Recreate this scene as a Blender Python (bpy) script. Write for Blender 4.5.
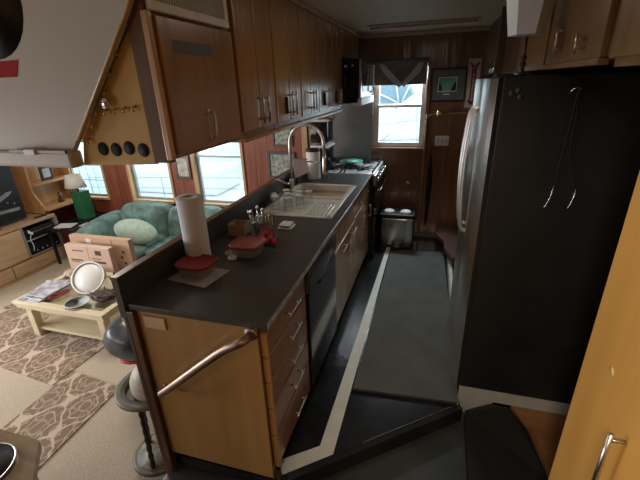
import bpy, bmesh, math, random
from mathutils import Vector, Matrix
random.seed(7)
scene = bpy.context.scene
for o in list(bpy.data.objects):
    bpy.data.objects.remove(o)
COL = scene.collection

# ------------------------------------------------------------------ camera
cam_d = bpy.data.cameras.new('camera')
cam = bpy.data.objects.new('camera', cam_d)
COL.objects.link(cam)
right = Vector((0.9608467, 0.27526364, -0.03167891))
up = -Vector((0.07740154, -0.37642891, -0.92320652))
back = -Vector((-0.26605005, 0.88460794, -0.3829963))
M4 = Matrix.Identity(4)
for i in range(3):
    M4[i][0] = right[i]; M4[i][1] = up[i]; M4[i][2] = back[i]
M4.translation = Vector((0, 0, 1.75))
cam.matrix_world = M4
cam_d.sensor_width = 36
cam_d.lens = 36 * 376 / 640
cam_d.clip_start = 0.02
cam_d.clip_end = 200
scene.camera = cam

# ------------------------------------------------------------------ world, lights, exposure
scene.view_settings.view_transform = 'Standard'
scene.view_settings.look = 'None'
scene.view_settings.gamma = 1
scene.view_settings.use_curve_mapping = False
scene.view_settings.exposure = 0.0
world = bpy.data.worlds.new('overcast_sky')
scene.world = world
world.use_nodes = True
bg = world.node_tree.nodes['Background']
bg.inputs[0].default_value = (0.86, 0.965, 1.0, 1)
bg.inputs[1].default_value = 2.7


def area(name, loc, rot, sx, sy, power, color):
    l = bpy.data.lights.new(name, 'AREA')
    l.shape = 'RECTANGLE'; l.size = sx; l.size_y = sy
    l.energy = power; l.color = color
    o = bpy.data.objects.new(name, l)
    o.location = loc; o.rotation_euler = rot
    COL.objects.link(o)
    return o


R = math.radians
# area lights added as daylight from assumed, unseen windows on the salon's port side (left of the frame) and behind the photographer
area('assumed_port_daylight', (-5.36, 0.6, 0.75), (0, R(-90), 0), 0.9, 2.4, 95, (0.93, 0.97, 1.0))
area('assumed_aft_daylight', (-4.0, -1.42, 0.9), (R(90), 0, R(0)), 1.8, 0.9, 20, (1.0, 0.95, 0.88))
# daylight slanting in above each far window
area('far_daylight', (-3.55, 4.62, 1.30), (R(-52), 0, 0), 3.2, 0.5, 40, (0.88, 0.97, 1.0))
area('galley_daylight', (-0.38, 4.62, 1.95), (R(-60), 0, 0), 0.55, 0.4, 46, (0.96, 0.98, 1.0))
# added fill light, no known lamp, above and behind the painted partition
area('salon_fill', (-3.3, 2.6, 2.18), (0, 0, 0), 0.7, 0.7, 30, (1.0, 0.93, 0.82))
# dim fill light added under the galley ceiling, no known fitting
area('galley_fill', (-0.15, 2.1, 2.19), (0, 0, 0), 0.25, 0.9, 2.2, (1.0, 0.92, 0.80))
# assumed warm spot added over the landing, unseen; penumbra falls on end panel's left
sd = bpy.data.lights.new('assumed_landing_spot', 'SPOT')
sd.energy = 88; sd.color = (1.0, 0.80, 0.56); sd.spot_size = R(60); sd.spot_blend = 1.0; sd.shadow_soft_size = 0.12
so = bpy.data.objects.new('assumed_landing_spot', sd); COL.objects.link(so)
so.location = (-0.10, -0.55, 2.12)
so.rotation_euler = (Vector((0.34, 1.15, 0.80)) - Vector(so.location)).to_track_quat('-Z', 'Y').to_euler()


# ------------------------------------------------------------------ materials
MATS = {}


def base_mat(name):
    m = bpy.data.materials.new(name)
    m.use_nodes = True
    nt = m.node_tree
    return m, nt, nt.nodes['Principled BSDF']


def plain(name, col, rough=0.5, metal=0.0, var=0.08, scale=12.0, bump=0.0, bscale=60, **kw):
    """colour with a slight procedural variation and an optional bump"""
    m, nt, p = base_mat(name)
    N, L = nt.nodes, nt.links
    tc = N.new('ShaderNodeTexCoord')
    nz = N.new('ShaderNodeTexNoise'); nz.inputs['Scale'].default_value = scale
    nz.inputs['Detail'].default_value = 4
    L.new(tc.outputs['Object'], nz.inputs['Vector'])
    cr = N.new('ShaderNodeValToRGB')
    a = tuple(max(0, c * (1 - var)) for c in col) + (1,)
    b = tuple(min(1, c * (1 + var)) for c in col) + (1,)
    cr.color_ramp.elements[0].color = a; cr.color_ramp.elements[1].color = b
    cr.color_ramp.elements[0].position = 0.3; cr.color_ramp.elements[1].position = 0.7
    L.new(nz.outputs['Fac'], cr.inputs['Fac'])
    L.new(cr.outputs['Color'], p.inputs['Base Color'])
    p.inputs['Roughness'].default_value = rough
    p.inputs['Metallic'].default_value = metal
    if bump:
        n2 = N.new('ShaderNodeTexNoise'); n2.inputs['Scale'].default_value = bscale
        L.new(tc.outputs['Object'], n2.inputs['Vector'])
        bp = N.new('ShaderNodeBump'); bp.inputs['Strength'].default_value = bump
        bp.inputs['Distance'].default_value = 0.01
        L.new(n2.outputs['Fac'], bp.inputs['Height'])
        L.new(bp.outputs['Normal'], p.inputs['Normal'])
    for k, v in kw.items():
        p.inputs[k].default_value = v
    MATS[name] = m
    return m


def wood(name, c1, c2, rough=0.35, axis='z', scale=9, coat=0.3, bump=0.06):
    """varnished timber: grain stretched along one axis"""
    m, nt, p = base_mat(name)
    N, L = nt.nodes, nt.links
    tc = N.new('ShaderNodeTexCoord')
    mp = N.new('ShaderNodeMapping')
    s = {'x': (0.12, 1, 1), 'y': (1, 0.12, 1), 'z': (1, 1, 0.12)}[axis]
    mp.inputs['Scale'].default_value = tuple(v * scale for v in s)
    L.new(tc.outputs['Object'], mp.inputs['Vector'])
    nz = N.new('ShaderNodeTexNoise'); nz.inputs['Scale'].default_value = 1.6
    nz.inputs['Detail'].default_value = 8; nz.inputs['Distortion'].default_value = 0.6
    L.new(mp.outputs['Vector'], nz.inputs['Vector'])
    cr = N.new('ShaderNodeValToRGB')
    cr.color_ramp.elements[0].color = c1 + (1,); cr.color_ramp.elements[1].color = c2 + (1,)
    cr.color_ramp.elements[0].position = 0.32; cr.color_ramp.elements[1].position = 0.68
    L.new(nz.outputs['Fac'], cr.inputs['Fac'])
    L.new(cr.outputs['Color'], p.inputs['Base Color'])
    p.inputs['Roughness'].default_value = rough
    p.inputs['Coat Weight'].default_value = coat
    p.inputs['Coat Roughness'].default_value = 0.18
    n2 = N.new('ShaderNodeTexNoise'); n2.inputs['Scale'].default_value = 3.0
    L.new(mp.outputs['Vector'], n2.inputs['Vector'])
    bp = N.new('ShaderNodeBump'); bp.inputs['Strength'].default_value = bump * 4
    bp.inputs['Distance'].default_value = 0.012
    L.new(n2.outputs['Fac'], bp.inputs['Height'])
    L.new(bp.outputs['Normal'], p.inputs['Normal'])
    L.new(bp.outputs['Normal'], p.inputs['Coat Normal'])
    MATS[name] = m
    return m


def pane_mat(name, tint=(0.93, 0.98, 1.0), gloss=0.08):
    m = bpy.data.materials.new(name); m.use_nodes = True
    nt = m.node_tree; N, L = nt.nodes, nt.links
    N.remove(N['Principled BSDF'])
    t = N.new('ShaderNodeBsdfTransparent'); t.inputs[0].default_value = tint + (1,)
    g = N.new('ShaderNodeBsdfGlossy'); g.inputs['Roughness'].default_value = 0.05
    mx = N.new('ShaderNodeMixShader'); mx.inputs[0].default_value = gloss
    L.new(t.outputs[0], mx.inputs[1]); L.new(g.outputs[0], mx.inputs[2])
    L.new(mx.outputs[0], N['Material Output'].inputs[0])
    MATS[name] = m
    return m


def damask(name, dark, mid, light, k=11.0):
    m, nt, p = base_mat(name)
    N, L = nt.nodes, nt.links
    tc = N.new('ShaderNodeTexCoord')
    nz = N.new('ShaderNodeTexNoise'); nz.inputs['Scale'].default_value = 9
    L.new(tc.outputs['Object'], nz.inputs['Vector'])
    mixv = N.new('ShaderNodeMixRGB'); mixv.blend_type = 'ADD'; mixv.inputs[0].default_value = 0.10
    L.new(tc.outputs['Object'], mixv.inputs[1]); L.new(nz.outputs['Color'], mixv.inputs[2])
    sp = N.new('ShaderNodeSeparateXYZ'); L.new(mixv.outputs[0], sp.inputs[0])

    def mth(op, a, b=None):
        n = N.new('ShaderNodeMath'); n.operation = op
        for i, v in enumerate((a, b)):
            if v is None: continue
            if isinstance(v, (int, float)): n.inputs[i].default_value = v
            else: L.new(v, n.inputs[i])
        return n.outputs[0]
    def cosum(f):
        return mth('ADD', mth('COSINE', mth('MULTIPLY', sp.outputs[0], k * 1.35 * f)), mth('COSINE', mth('MULTIPLY', sp.outputs[1], k * f)))
    s = cosum(1.0)
    l1 = mth('LESS_THAN', mth('ABSOLUTE', s), 0.14)
    l2 = mth('LESS_THAN', mth('ABSOLUTE', mth('SUBTRACT', mth('ABSOLUTE', s), 1.0)), 0.08)
    fine = mth('LESS_THAN', mth('ABSOLUTE', mth('ADD', cosum(3.0), mth('MULTIPLY', s, 0.6))), 0.38)
    fine2 = mth('LESS_THAN', mth('ABSOLUTE', mth('SUBTRACT', cosum(2.0), 1.0)), 0.22)
    f = mth('MAXIMUM', l1, mth('MAXIMUM', mth('MULTIPLY', l2, 0.8), mth('MAXIMUM', mth('MULTIPLY', fine, 0.5), mth('MULTIPLY', fine2, 0.6))))
    cr = N.new('ShaderNodeValToRGB')
    cr.color_ramp.elements[0].color = dark + (1,); cr.color_ramp.elements[1].color = light + (1,)
    e = cr.color_ramp.elements.new(0.45); e.color = mid + (1,)
    L.new(f, cr.inputs['Fac']); L.new(cr.outputs['Color'], p.inputs['Base Color'])
    p.inputs['Roughness'].default_value = 0.95
    MATS[name] = m
    return m


def ribbed(name, c1, c2, axis=1, scale=60, rough=0.9, bump=0.5):
    m, nt, p = base_mat(name)
    N, L = nt.nodes, nt.links
    tc = N.new('ShaderNodeTexCoord')
    w = N.new('ShaderNodeTexWave'); w.bands_direction = 'XYZ'[axis]
    w.inputs['Scale'].default_value = scale; w.inputs['Distortion'].default_value = 1.5
    w.inputs['Detail'].default_value = 2
    L.new(tc.outputs['Object'], w.inputs['Vector'])
    nz = N.new('ShaderNodeTexNoise'); nz.inputs['Scale'].default_value = 5
    L.new(tc.outputs['Object'], nz.inputs['Vector'])
    a = N.new('ShaderNodeMath'); a.operation = 'MULTIPLY'
    L.new(w.outputs['Fac'], a.inputs[0]); L.new(nz.outputs['Fac'], a.inputs[1])
    cr = N.new('ShaderNodeValToRGB')
    cr.color_ramp.elements[0].color = c1 + (1,); cr.color_ramp.elements[1].color = c2 + (1,)
    cr.color_ramp.elements[1].position = 0.6
    L.new(a.outputs[0], cr.inputs['Fac']); L.new(cr.outputs['Color'], p.inputs['Base Color'])
    bp = N.new('ShaderNodeBump'); bp.inputs['Strength'].default_value = bump; bp.inputs['Distance'].default_value = 0.004
    L.new(w.outputs['Fac'], bp.inputs['Height']); L.new(bp.outputs['Normal'], p.inputs['Normal'])
    p.inputs['Roughness'].default_value = rough
    MATS[name] = m
    return m


W_GOLD = wood('golden_ply', (0.36, 0.19, 0.062), (0.50, 0.28, 0.10), 0.42)
W_PANTRY = wood('pantry_ply', (0.58, 0.30, 0.065), (0.66, 0.35, 0.085), 0.5, coat=0.15, scale=4, bump=0.03)
W_END = wood('end_panel_ply', (0.38, 0.215, 0.068), (0.47, 0.275, 0.092), 0.4, scale=5, bump=0.03)
W_CAB = wood('cabinet_varnish', (0.27, 0.135, 0.045), (0.37, 0.19, 0.066), 0.28, coat=0.45)
W_CABX = wood('drawer_varnish', (0.20, 0.085, 0.035), (0.29, 0.13, 0.055), 0.28, axis='y', coat=0.5)
W_SINK = wood('sink_door_wood', (0.34, 0.22, 0.10), (0.50, 0.34, 0.17), 0.35)
W_RED = wood('red_panelling', (0.17, 0.035, 0.014), (0.32, 0.080, 0.032), 0.5, coat=0.12)
W_WALL = wood('brown_panelling', (0.15, 0.064, 0.028), (0.21, 0.092, 0.042), 0.30, coat=0.8, scale=5, bump=0.16)
W_TRIM = wood('light_trim', (0.44, 0.26, 0.12), (0.60, 0.38, 0.19), 0.4)
W_DARK = wood('dark_trim', (0.075, 0.035, 0.018), (0.12, 0.06, 0.03), 0.35)
W_PALE = wood('pale_oak', (0.42, 0.27, 0.15), (0.55, 0.37, 0.22), 0.5, axis='y')
W_CREAM = wood('cream_timber', (0.68, 0.58, 0.40), (0.80, 0.70, 0.50), 0.5, axis='x', coat=0.1)
W_SHELF = wood('shelf_pine', (0.42, 0.21, 0.08), (0.58, 0.33, 0.15), 0.4)
W_STEP = wood('step_wood', (0.22, 0.10, 0.04), (0.32, 0.15, 0.06), 0.5, axis='x')
PEG = wood('peg_board_ply', (0.56, 0.34, 0.085), (0.64, 0.40, 0.11), 0.55, coat=0.0, bump=0.01, scale=5)
COUNTER = plain('black_laminate', (0.050, 0.047, 0.044), 0.36, var=0.25, scale=70)
FLOORB = plain('black_lino', (0.018, 0.020, 0.023), 0.22, var=0.5, scale=4, bump=0.12, bscale=14)
LANDB = plain('landing_rubber', (0.038, 0.045, 0.048), 0.40, var=0.4, scale=5, bump=0.1, bscale=20)
MATB = plain('matte_black', (0.006, 0.006, 0.007), 0.75, var=0.2)
BLACK = plain('satin_black', (0.010, 0.010, 0.012), 0.42, var=0.2)
FRBLK = plain('fridge_black', (0.012, 0.014, 0.016), 0.42, var=0.25, scale=5, bump=0.05, bscale=90)
GLOSSB = plain('gloss_black', (0.008, 0.008, 0.010), 0.10, var=0.2)
RUNNER = ribbed('runner_rib', (0.075, 0.08, 0.076), (0.17, 0.176, 0.165), 1, 26)
STRIP = plain('white_floor_strip', (0.78, 0.79, 0.72), 0.5, var=0.06)
WHITE = plain('white_paint', (0.72, 0.72, 0.70), 0.5, var=0.04)
WPLAST = plain('white_plastic', (0.80, 0.80, 0.78), 0.35, var=0.03)
PAPER = plain('paper_towel', (0.70, 0.69, 0.72), 0.9, var=0.03, bump=0.3, bscale=120)
CEIL = plain('ceiling_paint', (0.52, 0.43, 0.33), 0.65, var=0.06)
SOFF = plain('painted_panel', (0.50, 0.48, 0.43), 0.45, var=0.05, scale=3)
CEILS = plain('salon_ceiling', (0.45, 0.42, 0.37), 0.7, var=0.05)
CARPET = plain('beige_carpet', (0.56, 0.47, 0.37), 0.97, var=0.16, scale=110, bump=0.6, bscale=160)
RUG = damask('damask_rug', (0.25, 0.175, 0.125), (0.37, 0.275, 0.205), (0.60, 0.49, 0.39), 13.0)
STEEL = plain('stainless', (0.56, 0.56, 0.56), 0.26, 1.0, var=0.08)
FRSTEEL = plain('fridge_steel', (0.68, 0.68, 0.68), 0.30, 1.0, var=0.08, scale=5)
CHROME = plain('chrome', (0.75, 0.74, 0.72), 0.15, 1.0, var=0.03)
NICKEL = plain('brushed_nickel', (0.62, 0.58, 0.52), 0.28, 1.0, var=0.04)
BRASS = plain('brass', (0.60, 0.42, 0.20), 0.25, 1.0, var=0.05)
COPPER = plain('worn_bronze_rail', (0.36, 0.27, 0.22), 0.42, 1.0, var=0.25, scale=18)
SINKM = plain('sink_enamel', (0.74, 0.72, 0.65), 0.25, var=0.05)
REDP = plain('red_plastic', (0.24, 0.010, 0.016), 0.35, var=0.06)
REDT = plain('red_tape', (0.36, 0.006, 0.012), 0.9, var=0.05)
REDC = plain('red_fruit', (0.55, 0.06, 0.07), 0.4, var=0.3, scale=40)
DRED = plain('dark_red_base', (0.10, 0.045, 0.038), 0.45, var=0.1)
CLEARP = plain('clear_plastic', (0.85, 0.85, 0.85), 0.08, var=0.0)
CLEARP.node_tree.nodes['Principled BSDF'].inputs['Transmission Weight'].default_value = 0.0
GLASS = pane_mat('thin_glass', (0.90, 0.93, 0.94), 0.16)
TUB = pane_mat('cloudy_plastic', (0.92, 0.92, 0.94), 0.25)
_nt = TUB.node_tree
_d = _nt.nodes.new('ShaderNodeBsdfDiffuse'); _d.inputs[0].default_value = (0.62, 0.60, 0.60, 1)
_m = _nt.nodes.new('ShaderNodeMixShader'); _m.inputs[0].default_value = 0.38
_src = _nt.nodes['Material Output'].inputs[0].links[0].from_socket
_nt.links.new(_src, _m.inputs[1]); _nt.links.new(_d.outputs[0], _m.inputs[2]); _nt.links.new(_m.outputs[0], _nt.nodes['Material Output'].inputs[0])
PANE = pane_mat('window_pane', (0.93, 0.98, 1.0), 0.05)
TGLASS = pane_mat('table_glass', (0.97, 0.99, 0.98), 0.16)
CARD = plain('cardboard', (0.56, 0.37, 0.25), 0.85, var=0.07, scale=8)
CARDL = plain('cardboard_face', (0.66, 0.47, 0.37), 0.85, var=0.06, scale=8)
KRAFT = plain('kraft_box', (0.40, 0.27, 0.17), 0.8, var=0.1)
INK = plain('printed_ink', (0.10, 0.06, 0.04), 0.8, var=0.1)
REDINK = plain('red_print', (0.45, 0.08, 0.05), 0.8, var=0.1)
TEAL = plain('teal_velour', (0.14, 0.23, 0.205), 0.80, var=0.55, scale=7, bump=0.5, bscale=9)
TEALP = plain('pillow_teal', (0.40, 0.52, 0.44), 0.9, var=0.15, scale=25)
GREEN = plain('green_base', (0.018, 0.13, 0.055), 0.4, var=0.2)
GREENP = plain('green_plate', (0.06, 0.30, 0.20), 0.3, var=0.1)
SHADE = plain('lamp_shade_fabric', (0.78, 0.76, 0.70), 0.9, var=0.04)
FROST = plain('frosted_glass', (0.78, 0.84, 0.92), 0.5, var=0.03)
CLOTH = plain('mauve_cloth', (0.34, 0.25, 0.24), 0.95, var=0.15, bump=0.4)
GREYT = plain('grey_tape', (0.10, 0.095, 0.10), 0.6, var=0.1)
GREYH = plain('grey_helmet', (0.07, 0.085, 0.10), 0.30, var=0.5, scale=9)
STAND = plain('dark_turned_wood', (0.025, 0.017, 0.014), 0.35, var=0.2)
RING = plain('olive_ring', (0.13, 0.12, 0.09), 0.5, var=0.2)
GLOBE = plain('faded_globe', (0.52, 0.48, 0.40), 0.45, var=0.35, scale=14)
FLORAL = plain('floral_plate', (0.22, 0.20, 0.16), 0.5, var=0.6, scale=26)
SHELL = plain('brown_shell', (0.055, 0.03, 0.022), 0.5, var=0.6, scale=30)
STARM = plain('dark_star', (0.06, 0.06, 0.08), 0.6, var=0.3)
PAPERS = plain('magazine_print', (0.46, 0.45, 0.50), 0.5, var=0.6, scale=18)
PAPERW = plain('magazine_edge', (0.70, 0.70, 0.70), 0.6, var=0.05)
BEIGE = plain('beige_cloth', (0.45, 0.38, 0.28), 0.9, var=0.3, scale=30)
PIC = plain('picture_print', (0.33, 0.36, 0.32), 0.5, var=0.8, scale=22)
PICP = plain('portrait_print', (0.50, 0.50, 0.42), 0.5, var=0.5, scale=12)
PICT = plain('teal_print', (0.16, 0.42, 0.36), 0.35, var=0.15, scale=30)
MATG = plain('grey_mount', (0.13, 0.135, 0.14), 0.3, var=0.1)
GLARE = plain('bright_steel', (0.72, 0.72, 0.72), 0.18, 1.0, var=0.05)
BACKS = plain('backsplash_steel', (0.17, 0.17, 0.17), 0.45, 0.7, var=0.15, scale=6)
WATER = plain('water', (0.10, 0.22, 0.26), 0.15, var=0.3, scale=2)
HULL = plain('boat_white', (0.66, 0.69, 0.70), 0.5, var=0.05)
BLUEC = plain('blue_canvas', (0.26, 0.38, 0.46), 0.8, var=0.1)
RAILM = plain('pier_rail_metal', (0.26, 0.30, 0.33), 0.5, var=0.1)
PIER = plain('pier_boards', (0.22, 0.26, 0.28), 0.8, var=0.15)
SCREEN = plain('tv_screen', (0.006, 0.006, 0.007), 0.35, var=0.2)
SCRL = plain('screen_picture', (0.22, 0.22, 0.23), 0.4, var=0.2)
SHADEC = plain('window_blind', (0.17, 0.13, 0.115), 0.6, var=0.2)
LACE = plain('lace_white', (0.45, 0.46, 0.48), 0.8, var=0.1)


# ------------------------------------------------------------------ mesh builder
class MB:
    def squircle(s, prof, c, sx, sy, n=4.0, seg=40):
        """rounded-square lathe; prof: (scale, height)"""
        n0 = len(s.bm.faces); c = Vector(c); rings = []
        for (k, h) in prof:
            ring = []
            for i in range(seg):
                a = 2 * math.pi * (i + .5) / seg
                ca, sa = math.cos(a), math.sin(a)
                q = (abs(ca) ** n + abs(sa) ** n) ** (-1 / n)
                ring.append(s.bm.verts.new(c + Vector((ca * q * sx * k, sa * q * sy * k, h))))
            rings.append(ring)
        for i in range(len(rings) - 1):
            for k in range(seg):
                s.bm.faces.new((rings[i][k], rings[i][(k + 1) % seg], rings[i + 1][(k + 1) % seg], rings[i + 1][k]))
        s.bm.faces.new(rings[0][::-1]); s.bm.faces.new(rings[-1])
        s._faces(n0, True)
        return s

    def __init__(s):
        s.bm = bmesh.new()

    def _faces(s, n0, smooth):
        s.bm.faces.ensure_lookup_table()
        for f in s.bm.faces[n0:]:
            f.smooth = smooth

    def box(s, x0, x1, y0, y1, z0, z1, bev=0.0, seg=2, rot=None, piv=None):
        n0 = len(s.bm.faces)
        r = bmesh.ops.create_cube(s.bm, size=1)
        vs = r['verts']
        for v in vs:
            v.co = Vector(((x0 + x1) / 2 + v.co.x * (x1 - x0), (y0 + y1) / 2 + v.co.y * (y1 - y0), (z0 + z1) / 2 + v.co.z * (z1 - z0)))
        if bev > 0:
            es = list({e for v in vs for e in v.link_edges})
            bev = min(bev, 0.45 * min(x1 - x0, y1 - y0, z1 - z0))
            r2 = bmesh.ops.bevel(s.bm, geom=es, offset=bev, segments=seg, affect='EDGES', profile=0.5)
            vs = list({v for f in r2['faces'] for v in f.verts} | {v for v in vs if v.is_valid})
        if rot is not None:
            pv = Vector(piv) if piv else Vector(((x0 + x1) / 2, (y0 + y1) / 2, (z0 + z1) / 2))
            for v in vs:
                v.co = pv + rot @ (v.co - pv)
        s._faces(n0, bev > 0 and seg > 2)
        return s

    def tube(s, pts, r, seg=10, caps=True, smooth_path=0):
        pts = [Vector(p) for p in pts]
        if smooth_path:
            pts = catmull(pts, smooth_path)
        n0 = len(s.bm.faces)
        if isinstance(r, (list, tuple)):
            rs = []
            for i in range(len(pts)):
                u = i / max(1, len(pts) - 1) * (len(r) - 1)
                j = min(int(u), len(r) - 2)
                rs.append(r[j] + (r[j + 1] - r[j]) * (u - j))
        else:
            rs = [r] * len(pts)
        rings = []
        nrm = None
        for i, p in enumerate(pts):
            a = pts[max(i - 1, 0)]; b = pts[min(i + 1, len(pts) - 1)]
            t = (b - a).normalized()
            if nrm is None:
                nrm = t.orthogonal().normalized()
            else:
                nrm = (nrm - t * nrm.dot(t)).normalized()
            bn = t.cross(nrm)
            rings.append([s.bm.verts.new(p + (nrm * math.cos(2 * math.pi * k / seg) + bn * math.sin(2 * math.pi * k / seg)) * rs[i]) for k in range(seg)])
        for i in range(len(rings) - 1):
            for k in range(seg):
                s.bm.faces.new((rings[i][k], rings[i][(k + 1) % seg], rings[i + 1][(k + 1) % seg], rings[i + 1][k]))
        if caps:
            s.bm.faces.new(rings[0][::-1]); s.bm.faces.new(rings[-1])
        s._faces(n0, True)
        return s

    def lathe(s, prof, c=(0, 0, 0), seg=24, axis='z', sx=1.0, sy=1.0, smooth=True, rot=None):
        """prof: list of (radius, height) bottom to top"""
        n0 = len(s.bm.faces)
        c = Vector(c)
        rings = []
        for (r, h) in prof:
            ring = []
            for k in range(seg):
                a = 2 * math.pi * k / seg
                q = Vector((math.cos(a) * r * sx, math.sin(a) * r * sy, h))
                if axis == 'y': q = Vector((q.x, -q.z, q.y))
                if axis == 'x': q = Vector((q.z, q.y, -q.x))
                if rot is not None: q = rot @ q
                ring.append(s.bm.verts.new(c + q))
            rings.append(ring)
        for i in range(len(rings) - 1):
            for k in range(seg):
                s.bm.faces.new((rings[i][k], rings[i][(k + 1) % seg], rings[i + 1][(k + 1) % seg], rings[i + 1][k]))
        if prof[0][0] > 1e-4: s.bm.faces.new(rings[0][::-1])
        if prof[-1][0] > 1e-4: s.bm.faces.new(rings[-1])
        s._faces(n0, smooth)
        return s

    def prism(s, poly, d, axis='z', off=0.0):
        """poly: 2D points; extruded from off to off+d along axis. axis z:(x,y) y:(x,z) x:(y,z)"""
        n0 = len(s.bm.faces)

        def P(u, v, w):
            return {'z': (u, v, w), 'y': (u, w, v), 'x': (w, u, v)}[axis]
        a = [s.bm.verts.new(P(u, v, off)) for u, v in poly]
        b = [s.bm.verts.new(P(u, v, off + d)) for u, v in poly]
        n = len(poly)
        s.bm.faces.new(a[::-1]); s.bm.faces.new(b)
        for i in range(n):
            s.bm.faces.new((a[i], a[(i + 1) % n], b[(i + 1) % n], b[i]))
        s._faces(n0, False)
        return s

    def blob(s, c, rx, ry, rz, n=3.0, seg=24, rings=14, lump=0.0, rot=None, ph=0.0):
        """super-ellipsoid cushion"""
        n0 = len(s.bm.faces)
        c = Vector(c)

        def sp(v, e): return math.copysign(abs(v) ** e, v)
        e = 2.0 / n
        grid = []
        for i in range(rings + 1):
            th = -math.pi / 2 + math.pi * i / rings
            row = []
            for k in range(seg):
                a = 2 * math.pi * k / seg
                q = Vector((sp(math.cos(th), e) * sp(math.cos(a), e) * rx, sp(math.cos(th), e) * sp(math.sin(a), e) * ry, sp(math.sin(th), e) * rz))
                if lump:
                    q *= 1 + lump * (math.sin(5 * a + ph + 3 * th) * math.cos(4 * th + ph))
                if rot is not None: q = rot @ q
                row.append(s.bm.verts.new(c + q))
            grid.append(row)
        for i in range(rings):
            for k in range(seg):
                s.bm.faces.new((grid[i][k], grid[i][(k + 1) % seg], grid[i + 1][(k + 1) % seg], grid[i + 1][k]))
        s._faces(n0, True)
        return s

    def build(s, name, mat, parent=None):
        bmesh.ops.remove_doubles(s.bm, verts=s.bm.verts, dist=1e-6)
        bmesh.ops.dissolve_degenerate(s.bm, edges=s.bm.edges, dist=1e-6)
        bmesh.ops.recalc_face_normals(s.bm, faces=s.bm.faces)
        me = bpy.data.meshes.new(name)
        if parent is not None:
            off = world_loc(parent)
        else:
            xs = [v.co for v in s.bm.verts]
            off = Vector(((min(v.x for v in xs) + max(v.x for v in xs)) / 2, (min(v.y for v in xs) + max(v.y for v in xs)) / 2, min(v.z for v in xs)))
        for v in s.bm.verts:
            v.co -= off
        s.bm.to_mesh(me); s.bm.free()
        me.materials.append(MATS[mat] if isinstance(mat, str) else mat)
        o = bpy.data.objects.new(name, me)
        COL.objects.link(o)
        if parent is not None:
            o.parent = parent
        else:
            o.location = off
        return o


def world_loc(o):
    v = Vector(o.location)
    while o.parent is not None:
        o = o.parent
        v = v + Vector(o.location)
    return v


def catmull(P, n):
    out = []
    for i in range(len(P) - 1):
        p0 = P[max(i - 1, 0)]; p1 = P[i]; p2 = P[i + 1]; p3 = P[min(i + 2, len(P) - 1)]
        for k in range(n):
            t = k / n
            out.append(0.5 * ((2 * p1) + (p2 - p0) * t + (2 * p0 - 5 * p1 + 4 * p2 - p3) * t * t + (3 * p1 - p0 - 3 * p2 + p3) * t ** 3))
    out.append(P[-1])
    return out


def tag(o, label=None, cat=None, group=None, kind=None):
    if label: o['label'] = label
    if cat: o['category'] = cat
    if group: o['group'] = group
    if kind: o['kind'] = kind
    return o


def thing(name, loc, label, cat, group=None, rz=0.0):
    o = bpy.data.objects.new(name, None)
    o.empty_display_size = 0.05
    o.location = loc; o.rotation_euler = (0, 0, rz)
    COL.objects.link(o)
    return tag(o, label, cat, group)


def dup(root, loc, rz=None, label=None):
    r = root.copy(); COL.objects.link(r); r.location = loc
    if rz is not None: r.rotation_euler = (0, 0, rz)
    if label: r['label'] = label
    for ch in list(root.children):
        c = ch.copy(); COL.objects.link(c); c.parent = r
        for g in list(ch.children):
            d = g.copy(); COL.objects.link(d); d.parent = c
    return r


def struct(name, mb, mat, parent=None):
    o = mb.build(name, mat, parent)
    if parent is None: o['kind'] = 'structure'
    return o


def text(name, s, size, mat, parent, loc, rot, depth=0.0008):
    c = bpy.data.curves.new(name, 'FONT'); c.body = s; c.size = size; c.extrude = depth
    c.align_x = 'CENTER'; c.align_y = 'CENTER'
    c.materials.append(mat)
    tmp = bpy.data.objects.new('tmp', c)
    me = bpy.data.meshes.new_from_object(tmp)
    bpy.data.objects.remove(tmp)
    o = bpy.data.objects.new(name, me); COL.objects.link(o)
    o.parent = parent; o.location = Vector(loc) - world_loc(parent); o.rotation_euler = rot
    return o


def rotz(a): return Matrix.Rotation(a, 3, 'Z')
def rotx(a): return Matrix.Rotation(a, 3, 'X')
def roty(a): return Matrix.Rotation(a, 3, 'Y')


# ================================================================== SETTING
YF = 4.40          # inner face of the far wall
ZC = 2.21          # ceiling
ZS = -0.50         # salon floor
ZL = -0.08         # stair landing, one low step below the galley
XW = -5.45
# galley floor with the diagonal near edge
struct('floor_galley', MB().prism([(-0.56, 1.135), (0.262, 1.80), (0.262, 1.846), (1.05, 1.846), (1.05, YF), (-1.16, YF), (-1.16, 1.10), (-0.62, 1.10)], 0.06, 'z', -0.06), FLOORB)
struct('floor_landing', MB().prism([(-1.16, -1.5), (1.3, -1.5), (1.3, 1.845), (0.262, 1.845), (0.262, 1.81), (-0.56, 1.17), (-1.16, 1.17)], 0.06, 'z', ZL - 0.06), LANDB)
struct('floor_salon', MB().box(XW, -1.16, -1.5, YF, ZS - 0.08, ZS), CARPET)
struct('wall_salon_step', MB().box(-1.185, -1.161, 1.06, YF, ZS, -0.001).box(-1.185, -1.161, -1.5, 1.06, ZS, ZL), W_DARK)
# ceilings
struct('ceiling', MB().box(XW, 1.3, -1.5, YF, ZC, ZC + 0.06), CEIL)
struct('trim_1', MB().box(-0.80, 0.45, YF - 0.03, YF - 0.001, ZC - 0.035, ZC - 0.001, 0.006), CEIL)
struct('trim_2', MB().box(-0.83, -0.80, 1.55, YF - 0.03, ZC - 0.03, ZC - 0.001, 0.006), W_TRIM)
struct('trim_3', MB().box(-0.62, 0.30, 3.86, 3.92, ZC - 0.022, ZC - 0.001, 0.005).box(-0.62, 0.30, 3.70, 3.73, ZC - 0.012, ZC - 0.001), CEIL)

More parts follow.
